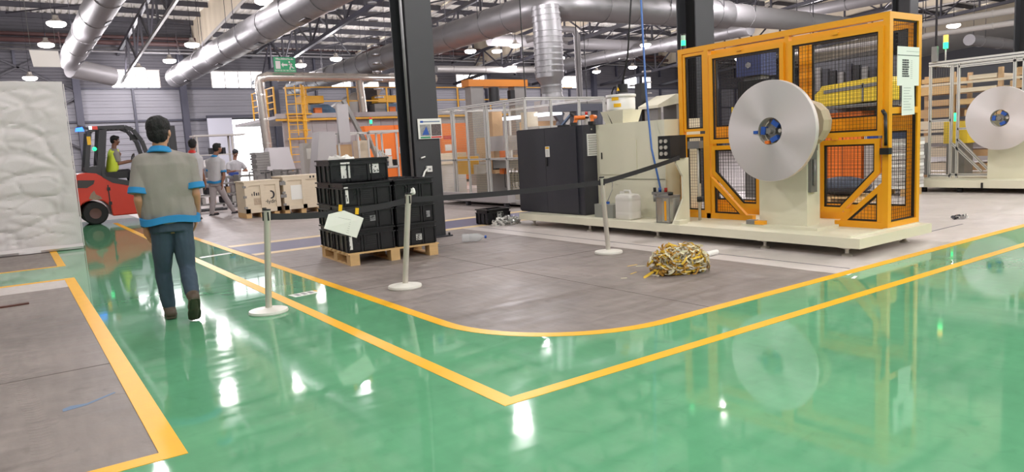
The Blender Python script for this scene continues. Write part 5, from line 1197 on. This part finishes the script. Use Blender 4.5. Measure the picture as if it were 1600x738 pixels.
# ---- green exit sign
e0, e1 = onY(427,89,27), onY(463,113,27); ew, eh = e1.x-e0.x, e0.z-e1.z
ex = thing('exit_sign', 'green emergency exit sign with arrow and running figure', 'exit sign', (e0.x,27,e1.z))
B().bx(0,ew,0,.05,0,eh).build('panel', mat('exit green', (40,150,100), .4, emit=.25), ex)
B().bx(ew*.07,ew*.29,-.006,0,eh*.22,eh*.74).build('door_symbol', 'white', ex)
B().prism([(ew*.33,eh*.49), (ew*.42,eh*.65), (ew*.42,eh*.55), (ew*.62,eh*.55), (ew*.62,eh*.43), (ew*.42,eh*.43), (ew*.42,eh*.33)], -.006, 0, 'y').build('arrow', 'white', ex)
rn = B(); U_ = lambda a, c: (ew*a, -.004, eh*c)
rn.cyl((ew*.71,-.006,eh*.68), (ew*.71,0,eh*.68), eh*.06, n=12)
for a, c, w_ in ((U_(.75,.6),U_(.78,.4),.09), (U_(.75,.6),U_(.68,.48),.045), (U_(.76,.62),U_(.84,.5),.045), (U_(.77,.42),U_(.72,.3),.06), (U_(.72,.3),U_(.72,.18),.05), (U_(.79,.42),U_(.84,.3),.06), (U_(.84,.3),U_(.92,.27),.05)): rn.beam(a, c, eh*w_*1.3, .006, up=(0,1,0))
rn.build('running_figure', 'white', ex)
b_ = B(); x = .1
while x < .9: w_ = rnd.uniform(.02,.06); b_.bx(ew*x,ew*(x+w_),-.005,0,eh*.83,eh*rnd.uniform(.88,.95)); x += w_+.02
b_.build('upper_lettering', 'white', ex)
text('SORTIE DE SECOURS', eh*.15, 'white', ex, (ew*.5,-.004,eh*.10), (R_(90),0,0))
for x in (.1*ew,.9*ew): B().cyl((x,.02,eh), (x,.02,zlow(27)-e1.z+.05 if ex.location.x > 9 else zup(27)-e1.z), .008, n=4).build('wire', 'steel_dark', ex)

# ================================================================== MEZZANINE
MYY = 28.0
mz_ = thing('mezzanine', 'clad mezzanine with yellow railings and silver edge beam', 'mezzanine', (8.75,MYY,0))
zp = 3.0; L_ = 16.0
B().bx(-.05,L_,0,6,zp-.12,zp).build('platform', 'panel_grey', mz_); B().bx(-.05,L_,-.05,0,zp-.1,zp+.08).build('edge_beam', 'panel_grey', mz_); B().bx(-.05,L_,-.04,.0,zp-.2,zp-.12).build('yellow_kick_beam', 'rail_y', mz_)
x = .3; k = 0
while x < L_-.5:
    B().bx(x,x+.58,.3,.36,0,zp-.12).build('clad_panel', 'panel_grey', mz_); B().bx(x+.58,x+.6,.31,.35,0,zp-.12).build('clad_joint', 'steel_grey', mz_); x += .6
for i in range(8):
    x = 1.25+i*1.75; B().bx(x-.03,x+.03,.02,.08,zp,zp+1.12).build('rail_post', 'rail_y', mz_)
for z in (.55,1.1): B().bx(1.25,L_-1,.03,.07,zp+z-.02,zp+z+.025).build('handrail', 'rail_y', mz_)
for z in (.3,.55,.8,1.1): B().bx(-.02,.02,.1,3,zp+z-.02,zp+z+.02).build('side_handrail', 'rail_y', mz_)
for y in (.1,1,2,3): B().bx(-.03,.03,y-.03,y+.03,zp-.1,zp+1.12).build('side_rail_post', 'rail_y', mz_)
ld = thing('cage_ladder', 'yellow caged ladder on the left end of the mezzanine', 'ladder', (9.15,MYY-.12,0))
for x in (.0,.62): B().bx(x-.022,x+.022,-.03,.03,.4,zp+1.2 if x > .3 else zp+1.1).build('stile', 'rail_y', ld)
B().bx(.58,.68,-.05,.05,2.15,zp+1.15).build('gate_post', 'rail_y', ld)
for i in range(9): B().bx(.0,.62,-.02,.02,.6+i*.29,.63+i*.29).build('rung', 'rail_y', ld)
for z in (2.1,3.05,4.05): B().bx(-.05,.95,-.1,.09,z-.025,z+.025).build('cross_bar', 'rail_y', ld)
for z in (2.4,2.75,3.4,3.75):
    B().tube([(-.02,0,z), (-.1,-.35,z), (.15,-.62,z), (.5,-.62,z), (.72,-.35,z), (.64,0,z)], .018, n=5).build('cage_hoop', 'rail_y', ld)
for x, y in ((-.1,-.35), (.15,-.62), (.5,-.62)): B().bx(x-.015,x+.015,y-.015,y+.015,2.2,zp+1.1).build('cage_bar', 'rail_y', ld)
# silver pipe frame
def chrome_pipe(label, pts, r): 
    o = Vector(pts[0]); p_ = thing('insulated_pipe', label, 'pipe', o, group='polished insulated pipes'); B().tube([Vector(q)-o for q in pts], r, n=14).build('pipe_shell', 'chrome', p_)
    for i in range(len(pts)-1):
        a, c = Vector(pts[i])-o, Vector(pts[i+1])-o
        if (c-a).length > .8:
            for k in range(int((c-a).length/.9)): q = a.lerp(c, (k+.5)/max(1, int((c-a).length/.9))); d = (c-a).normalized(); B().cyl(q-d*.03, q+d*.03, r+.012, n=14).build('band', 'chrome', p_)
    return p_
PYp = 27.3
chrome_pipe('polished silver pipe running along the top of the mezzanine', [(8.15,PYp,4.35), (8.3,PYp,4.42), (15.5,PYp,4.4)], .165)
chrome_pipe('polished silver downpipe at the left end of the mezzanine', [(8.15,PYp+.05,.6), (8.02,PYp+.05,4.2), (8.05,PYp+.02,4.34), (8.2,PYp,4.4)], .17)
chrome_pipe('polished silver downpipe in the middle of the mezzanine', [(12.1,PYp+.1,3.05), (12.0,PYp+.05,4.2), (11.98,PYp,4.4)], .16)
for i, (px_, py_, lb) in enumerate(((486,150,'left'), (603,150,'right'))):
    q = onY(px_, py_+10, MYY+1); u = thing('drive_unit', 'orange and blue drive unit on the mezzanine, %s one' % lb, 'machine', (q.x,MYY+1,zp))
    B().bx(-.35,.55,0,.8,.55,.85).build('orange_cover', 'rail_y', u); B().prism([(0,0), (1.1,0), (1.05,.3), (.75,.5), (0,.5)], .1,.7,'y').build('blue_housing', mat('blue grey housing', (88,120,150), .5), u); B().bx(.1,.4,-.1,.1,.05,.35).build('orange_box', 'orange', u); B().bx(-.5,.0,.1,.7,0,.5).build('grey_motor', 'steel_grey', u)
sl = thing('conveyor_ramp', 'white covered conveyor ramp rising across the mezzanine', 'conveyor', (onY(560,170,29.8).x-2,29.8,zp))
B().prism([(0,0), (2.4,0), (3.2,1.2), (2.2,1.2)], 0,.6,'y').build('ramp_housing', 'steel_white', sl); B().bx(2.0,2.9,-.1,.7,.0,1.25).build('dark_hopper', 'steel_dark', sl)

# ================================================================== ORANGE CABINETS, WORKSTATION
oc0 = onY(572,197,25); 
for i, (a, c) in enumerate(((572,618), (618,664), (690,735))):
    x0_, x1_ = onY(a,230,25).x, onY(c,230,25).x; zt = oc0.z
    o_ = thing('orange_cabinet', 'orange control cabinet, %s' % ('left one beside the signal lamp', 'middle one behind the near column', 'right one behind the glazed machine')[i], 'cabinet', (x0_,25,0), group='orange control cabinets')
    B().bx(0,x1_-x0_-.01,0,.6,0.1,zt).build('body', 'orange', o_); B().bx(.03,x1_-x0_-.04,-.02,0,.15,zt-.05).build('door', 'orange', o_); B().bx(0,x1_-x0_-.01,.02,.58,0,.1).build('plinth', 'steel_dark', o_)
    B().bx(.5,.55,-.04,-.02,1.0,1.15).build('handle', 'black', o_)
    if i != 0:
        B().bx(.15,.45,-.03,-.02,1.3,1.55).build('paper_label', 'paper', o_)
        if i == 2: B().bx(.1,.5,-.03,-.02,1.75,1.9).build('red_plate', 'red', o_)
    else: b_ = B().bx(.35,.7,-.05,-.02,1.2,1.45).build('touch_screen', 'black', o_); B().bx(.40,.65,-.055,-.05,1.24,1.41).build('screen_glass', mat('lit screen', (120,170,215), .3, emit=.8), b_); B().bx(.75,1.0,-.03,-.02,1.25,1.5).build('paper_label', 'paper', o_)
sg3 = thing('signal_light', 'green signal lamp in front of the left orange cabinet', 'signal light', (onY(595,206,24.5).x,25.3,oc0.z))
B().cyl((0,0,0), (0,0,.1), .02, n=8).build('stem', 'steel_grey', sg3); B().cyl((0,0,.1), (0,0,.24), .05, n=12).build('green_lens', 'led_g', sg3); B().cyl((0,0,.24), (0,0,.32), .05, n=12).build('red_lens', 'led_r', sg3)
ws = thing('assembly_station', 'aluminium framed assembly station behind the black crates', 'workstation', (onY(533,270,19).x,19,0))
wL = onY(622,250,19).x-ws.location.x
for x in (0, wL*.33, wL*.5, wL*.64, wL): alu_bar(ws, (x,0,0), (x,0,1.95)); 
for x in (0, wL): alu_bar(ws, (x,1.0,0), (x,1.0,1.95))
for z in (.1,.95,1.95): alu_bar(ws, (0,0,z), (wL,0,z)); alu_bar(ws, (0,1.0,z), (wL,1.0,z))
for z in (.95,1.95): alu_bar(ws, (0,0,z), (0,1,z)); alu_bar(ws, (wL,0,z), (wL,1,z))
B().bx(0,wL,0,1,.9,.95).build('table_top', 'steel_grey', ws); B().bx(.05,.5,.3,.7,.95,1.65).build('carton_column', 'kraft', ws); B().bx(.75,1.05,.4,.8,.95,1.75).build('carton_column', 'ply', ws)
B().beam((wL*.62,.5,1.5), (wL*.25,.5,2.9), .14, .1).build('feed_chute', 'steel_grey', ws); B().beam((wL*.6,.4,1.9), (wL*.75,.4,1.1), .2, .05).build('slide_plate', 'steel_white', ws)
B().bx(.0,.32,-.1,.0,1.7,2.75).build('upright_plate', 'panel_grey', ws); 
for i in range(7): B().beam((wL*.66+i*.07,.2,1.55-i*.05), (wL*.72+i*.07,.2,1.25-i*.05), .03, .03).build('roller', 'steel', ws)
for i in range(5): B().bx(wL*.55+i*.18,wL*.55+i*.18+.12,.1,.5,.95,1.15+.1*(i%2)).build('small_part', ('steel_white','kraft','blue_cloth','steel','black')[i], ws)
B().bx(wL*.5,wL*1.1,-.15,-.05,1.93,2.0).build('lamp_strip', 'steel_white', ws)
fun = thing('feed_hopper', 'tall pale hopper standing left of the assembly station', 'hopper', (onY(515,250,18.4).x,18.6,0))
B().rings([[(-.35,0,.6), (.3,0,.6), (.3,.6,.6), (-.35,.6,.6)], [(-.15,.0,2.0), (.3,.0,2.0), (.3,.5,2.0), (-.15,.5,2.0)]], smooth=False).build('hopper_body', 'panel_grey', fun); B().bx(-.3,.25,.05,.5,0,.6).build('hopper_base', 'steel_grey', fun)
tw = thing('switch_post', 'white switch cabinet beside the yellow ladder', 'cabinet', (onY(482,260,20).x,20,0))
B().bx(-.12,.22,0,.3,0,1.75).build('case', 'steel_white', tw); B().bx(-.02,.12,-.01,0,1.3,1.6).build('faceplate', 'paper', tw)

# ================================================================== GLAZED MACHINE behind the black cabinet
gx, gy = 9.05, 12.25
gm = thing('glazed_machine', 'aluminium framed glazed machine enclosure behind the black cabinet', 'machine enclosure', (gx,gy,0))
YS = [0,.75,1.45,1.55,2.35,2.95,3.05,3.75]
for y in YS: alu_bar(gm, (0,y,.08), (0,y,2.32))
for z in (.1,1.08,2.32): alu_bar(gm, (0,0,z), (0,3.75,z), .06 if z > 2 else .045)
alu_bar(gm, (0,0,2.24), (0,3.75,2.24), .03)
for x in (.7,1.5,2.25): alu_bar(gm, (x,0,.08), (x,0,2.32))
for z in (.1,1.08,2.32): alu_bar(gm, (0,0,z), (2.25,0,z), .06 if z > 2 else .045)
for x, y in ((2.25,3.75),): alu_bar(gm, (x,y,.08), (x,y,2.32))
alu_bar(gm, (2.25,0,2.32), (2.25,3.75,2.32)); alu_bar(gm, (0,3.75,2.32), (2.25,3.75,2.32))
for i in range(len(YS)-1):
    if YS[i+1]-YS[i] > .3:
        B().bx(-.004,.004,YS[i]+.03,YS[i+1]-.03,1.12,2.2).build('clear_panel', 'pane', gm)
        if i in (3,4,6,0): wire_panel([(YS[i]+.03,.14),(YS[i+1]-.03,.14),(YS[i+1]-.03,1.05),(YS[i]+.03,1.05)], .02, .055, .055).build('wire_mesh', 'wire_pale', gm, kind='stuff'); wire_panel([(YS[i]+.03,1.12),(YS[i+1]-.03,1.12),(YS[i+1]-.03,2.2),(YS[i]+.03,2.2)], .02, .055, .055).build('wire_mesh', 'wire_pale', gm, kind='stuff')
for x0_, x1_ in ((.03,.67), (.73,1.47), (1.53,2.2)): B().bx(x0_,x1_,-.004,.004,1.12,2.25).build('clear_panel', 'pane', gm)
B().bx(.1,2.2,.1,3.7,.05,.12).build('base_plate', 'panel_grey', gm)
B().bx(.12,.3,.1,1.5,.86,1.04).build('transfer_beam', 'steel_grey', gm); B().bx(.9,1.6,1.5,3.5,.12,.72).build('machine_bed', 'steel_grey', gm); B().bx(.7,1.0,2.3,2.55,.7,2.2).build('tower', 'kraft', gm); B().bx(.8,1.1,1.0,1.25,.7,2.1).build('tower', 'ply', gm)
B().bx(.2,.5,2.7,3.4,.72,1.15).build('orange_guard', 'rail_y', gm); B().bx(.6,1.2,.3,.9,1.35,1.75).build('white_module', 'steel_white', gm); B().bx(.5,1.2,.1,1.3,.12,.5).build('drawer_base', 'steel_white', gm); B().bx(.45,.5,1.3,1.7,1.1,1.25).build('orange_module', 'orange', gm); B().bx(.9,1.4,2.6,3.4,1.2,1.6).build('carton', 'kraft', gm); B().bx(.5,.9,1.6,2.2,1.25,1.6).build('grey_module', 'panel_grey', gm)
for i in range(12): y = .2+i*.28; B().bx(.25,.32+.1*(i%3),y,y+.12,.72+.1*(i%4),.95+.1*(i%4)).build('small_module', ('black','steel','kraft','steel_white','orange')[i%5], gm)
b_ = B()
for i in range(6): y = .5+i*.13; b_.tube([(.22,y,.86), (.20,y+.03,.7), (.22,y+.05,.5-.04*(i%3)), (.24,y+.02,.42)], .009, n=5)
b_.build('hanging_hoses', 'black', gm)
B().bx(1.0,1.5,.6,2.8,2.0,2.06).build('light_bar', 'led_w', gm)
fr_ = thing('machine_skirt', 'white low bench under the glazed machine front', 'machine base', (8.8,12.7,0)); B().bx(0,.2,0,3.6,.12,.3).build('skirt_panel', 'panel_grey', fr_)
for y in (.2,1.8,3.4): B().bx(.05,.15,y-.04,y+.04,0,.12).build('foot', 'steel_dark', fr_)
# pale side cabinet between column and enclosure
ps_ = thing('pale_counter', 'pale counter unit left of the glazed machine', 'counter', (onY(690,290,17).x,17,0)); B().bx(0,.8,0,.6,0,.95).build('unit_body', 'steel_white', ps_); B().bx(-.03,.83,-.03,.6,.95,1.25).build('carton_on_top', 'ply', ps_)
# orange gantry
q = onY(733,112,22); gq = thing('orange_gantry', 'orange gantry beam on grey posts with black drives', 'gantry', (q.x,22,0))
gl = onY(824,120,22).x-q.x; B().bx(-.05,gl,0,.5,3.55,3.8).build('gantry_beam', mat('gantry orange', (190,118,44), .45), gq)
for x in (.05,gl-.6): B().bx(x,x+.55,.05,.45,0,3.55).build('gantry_post', 'steel_grey', gq)
B().cyl((.95,-.1,2.95), (.95,-.1,3.5), .2, n=14).build('drive_motor', 'black', gq); B().box((1.75,-.05,3.2), (.2,.2,.4)).build('drive_motor', 'black', gq)
# grey press frame inside the middle, behind the black cabinet
pf = thing('press_frame', 'blue grey steel press frame above the black cabinet', 'machine', (onY(868,170,15.5).x,15.5,0))
B().bx(0,1.75,0,.3,2.22,2.42).build('top_beam', 'steel_blue', pf)
for x in (.75,1.55): B().bx(x,x+.18,0,.3,0,2.22).build('upright', 'steel_blue', pf)
B().beam((.1,.15,2.2), (.75,.15,1.3), .12, .15).build('diagonal', 'steel_blue', pf); B().beam((0,.15,1.4), (.35,.15,2.2), .1, .12).build('diagonal', 'steel_blue', pf)
B().bx(-.5,2.3,.4,.6,.5,1.6).build('orange_wall', 'orange', pf); B().bx(-.6,.6,.62,.9,1.2,2.0).build('carton_wall', 'kraft', pf)
# cables hanging from the roof
for i, (px_, yt, yb_, Y, m, lb) in enumerate(((822,0,170,13.5,'black','black cable left of the spiral duct'), (905,0,150,17,'black','black hanging cable, left of the pair'), (917,0,150,17,'black','black hanging cable, right of the pair'), (1016,0,175,9.2,'blue','blue air hose hanging over the cream cabinet'), (978,0,135,8.1,'black','black cable running up from the drum motor'))):
    a = onY(px_, yb_, Y)+Vector((.0,0,0)); tpz = zlow(Y)+.02
    if m == 'blue': pts = [Vector((7.42,6.95,BZ+.42)), Vector((7.4,7.0,.9)), Vector((7.38,7.06,1.2)), Vector((7.5,7.25,2.0)), Vector((7.5,7.35,5)), Vector((7.5,7.4,zup(7.4)+.02))]
    elif i == 4: pts = [Vector((7.75,7.98,TZ+.57)), Vector((7.76,7.85,2.6)), Vector((7.8,7.7,4)), Vector((7.8,7.6,zup(7.6)+.02))]
    else: pts = [Vector((a.x, Y, 2.0 if i else 2.3)), Vector((a.x-.03, Y, (a.z+tpz)/2)), Vector((onY(px_,0,Y).x, Y, zup(Y) if any(p<=a.x<=r_ and u for p,r_,u in BAYS) else tpz))]
    tag(B().tube(pts, .014 if m == 'black' else .016, n=6).build('hanging_cable', m if m == 'black' else mat('blue hose', (70,110,180), .4)), lb, 'cable')

tag(B().cyl((0,0,2.55), (0,0,zlow(8)+.02), .025, n=8).build('service_pole', 'steel_dark', loc=(onY(1463,50,8).x,8,0)), 'thin dark service pole right of the yellow cage', 'pole')
# ================================================================== THINGS SEEN THROUGH THE YELLOW CAGE
yh = thing('yellow_machine', 'machine with a long yellow hood seen through the cage', 'machine', (14,7.3,0))
B().prism([(0,1.84), (1.4,1.80), (1.42,2.05), (1.3,2.14), (1.25,2.22), (.05,2.3), (0,2.2)], 0, .7, 'x').build('hood_body', 'yellow_hood', yh)
B().prism([(.1,2.12), (1.2,2.06), (1.2,2.13), (.1,2.19)], -.02, 0, 'x').build('hood_window', 'steel_grey', yh); B().bx(-.02,0,.36,.39,1.84,2.2).build('hood_joint', 'steel_grey', yh)
B().bx(.75,1.3,.05,1.35,.0,1.8).build('machine_bed', 'panel_grey', yh); B().bx(-.06,.75,.0,1.42,1.74,1.80).build('table_edge', 'steel_grey', yh)
for y in (.03,1.38): B().bx(.0,.06,y-.03,y+.03,0,1.74).build('leg', 'steel_grey', yh)
oc = thing('orange_cabinet', 'orange cabinet under the yellow hood, seen through the yellow cage', 'cabinet', (14.15,7.78,0)); B().bx(0,.5,0,.78,.08,1.66).build('body', 'orange', oc); B().bx(.02,.48,.02,.76,0,.08).build('plinth', 'steel_dark', oc); B().bx(-.01,0,.3,.4,1.4,1.46).build('lock', 'black', oc); B().bx(-.008,0,.39,.395,.1,1.6).build('door_gap', 'steel_dark', oc)
wp = thing('white_panel_cabinet', 'white panelled cabinet right of the orange cabinet in the cage view', 'cabinet', (14.2,7.38,0)); B().bx(0,.5,0,.37,.05,1.5).build('body', 'steel_white', wp); B().bx(.02,.48,.02,.35,0,.05).build('plinth', 'steel_dark', wp); B().bx(-.02,0,.05,.3,1.1,1.25).build('small_display', 'blue_cloth', wp); B().bx(-.012,0,.16,.165,.08,.98).build('door_gap', 'steel_grey', wp)
ss = thing('sheet_stack', 'stack of white sheets behind the right end of the yellow cage', 'sheet stack', (13.7,6.62,0))
for k in range(14): B().bx(rnd.uniform(0,.03),.6,rnd.uniform(0,.02),.66-rnd.uniform(0,.02),.14+k*.068,.2+k*.068).build('sheet_bundle', 'steel_white' if k % 3 else 'paper', ss)
for y in (.05,.55): B().bx(0,.6,y,y+.1,0,.14).build('runner', 'wood', ss)
tag(B().bx(0,.4,0,.5,0,.16).build('dark_case', mat('navy case', (58,70,96), .5), loc=(13.8,6.7,1.09)), 'dark blue case on top of the stack of white sheets', 'case')
pl2 = thing('wooden_pallet', 'wooden pallet with a dark sack behind the yellow cage', 'pallet', (12.0,6.7,0))
for i in range(5): B().bx(.0+i*.2,.14+i*.2,0,1.0,.1,.12).build('deck_board', 'wood', pl2)
for y in (0,.45,.9): B().bx(0,.94,y,y+.1,0,.1).build('runner', 'wood', pl2)
sk_ = B(); sk_.ball((0,0,.17), (.42,.5,.17), 16, 10); tag(sk_.build('dark_sack', mat('dark sack', (60,66,80), .7, var=.2, vscale=6, bump=.3, bscale=12), loc=(12.47,7.2,.12)), 'dark blue sack lying on the pallet behind the cage', 'sack')
bp_ = thing('blue_machine_head', 'blue and black machine head seen in the upper left of the cage', 'machine', (12.6,9.0,0)); B().bx(0,.5,0,.6,2.5,2.95).build('blue_cover', mat('navy cover', (52,62,104), .5), bp_); B().bx(.1,.4,.1,.5,0,2.5).build('column', 'steel_grey', bp_); B().cyl((-.02,.3,2.72), (0,.3,2.72), .06, n=12).build('round_plate', 'foil', bp_); B().bx(-.1,.0,-.3,.5,1.95,2.4).build('black_block', 'black', bp_); B().bx(-.05,.1,.5,.7,1.4,1.9).build('yellow_plate', 'yellow_hood', bp_)
dk = thing('dark_press', 'dark machine bulk behind the upper cage panels', 'machine', (17,8.9,0)); B().bx(0,1,0,1.9,0,3.0).build('press_body', mat('dark press grey', (84,84,90), .5, var=.3, vscale=5), dk)
for i in range(9): B().bx(-.06,0,.08+i*.2,.22+i*.2,2.2+.1*(i%3),2.7+.06*(i%4)).build('press_module', ('steel_dark','steel_grey','black')[i%3], dk)
wr = thing('cream_conveyor', 'cream conveyor housing beside the left post of the cage', 'conveyor', (onY(1028,160,11).x,11,0)); B().prism([(0,2.0), (.9,2.12), (.9,2.3), (.6,2.3), (0,2.06)],0,.6,'y').build('housing', 'cream', wr); B().bx(.1,.2,.1,.5,0,2.02).build('leg', 'steel_grey', wr); B().bx(.7,.8,.1,.5,0,2.1).build('leg', 'steel_grey', wr)
af = thing('shelf_rack', 'aluminium shelf rack right of the white drum', 'rack', (onY(985,180,12.5).x,12.5,0))
for x in (0,.5,.62,1.2): alu_bar(af, (x,0,0), (x,0,2.15))
for z in (.4,1.3,2.15): alu_bar(af, (0,0,z), (1.2,0,z))
for z in (.43,1.0,1.33): B().bx(0,1.2,.1,.5,z,z+.03).build('shelf', 'panel_grey', af)
for i in range(6): B().bx(.05+i*.19,.2+i*.19,.15,.45,1.36,1.5+.08*(i%3)).build('stored_box', ('kraft','yellow_hood','ply')[i%3], af)
for x in (0,1.2): B().bx(x-.02,x+.02,.45,.5,0,1.36).build('rear_post', 'alu', af)
ba = thing('white_machine', 'long white machine housing in the middle distance under the drop ducts', 'machine', (onY(880,150,23).x,23,0)); B().bx(0,6.5,0,2,0,3.2).build('housing', 'steel_white', ba); B().bx(-.02,6.5,-.03,0,2.9,3.0).build('top_trim', 'steel_grey', ba)
for i in range(4): B().bx(.3+i*1.6,1.5+i*1.6,-.02,0,.3,2.5).build('door', 'panel_grey', ba)
bq = thing('black_actuator', 'black upright actuator behind the drum', 'actuator', (onY(1002,150,11.8).x,11.8,0)); B().bx(-.1,.1,-.1,.1,1.7,2.6).build('cylinder', 'black', bq); B().cyl((0,0,0), (0,0,1.7), .06, n=10).build('stand_pipe', 'steel_dark', bq)
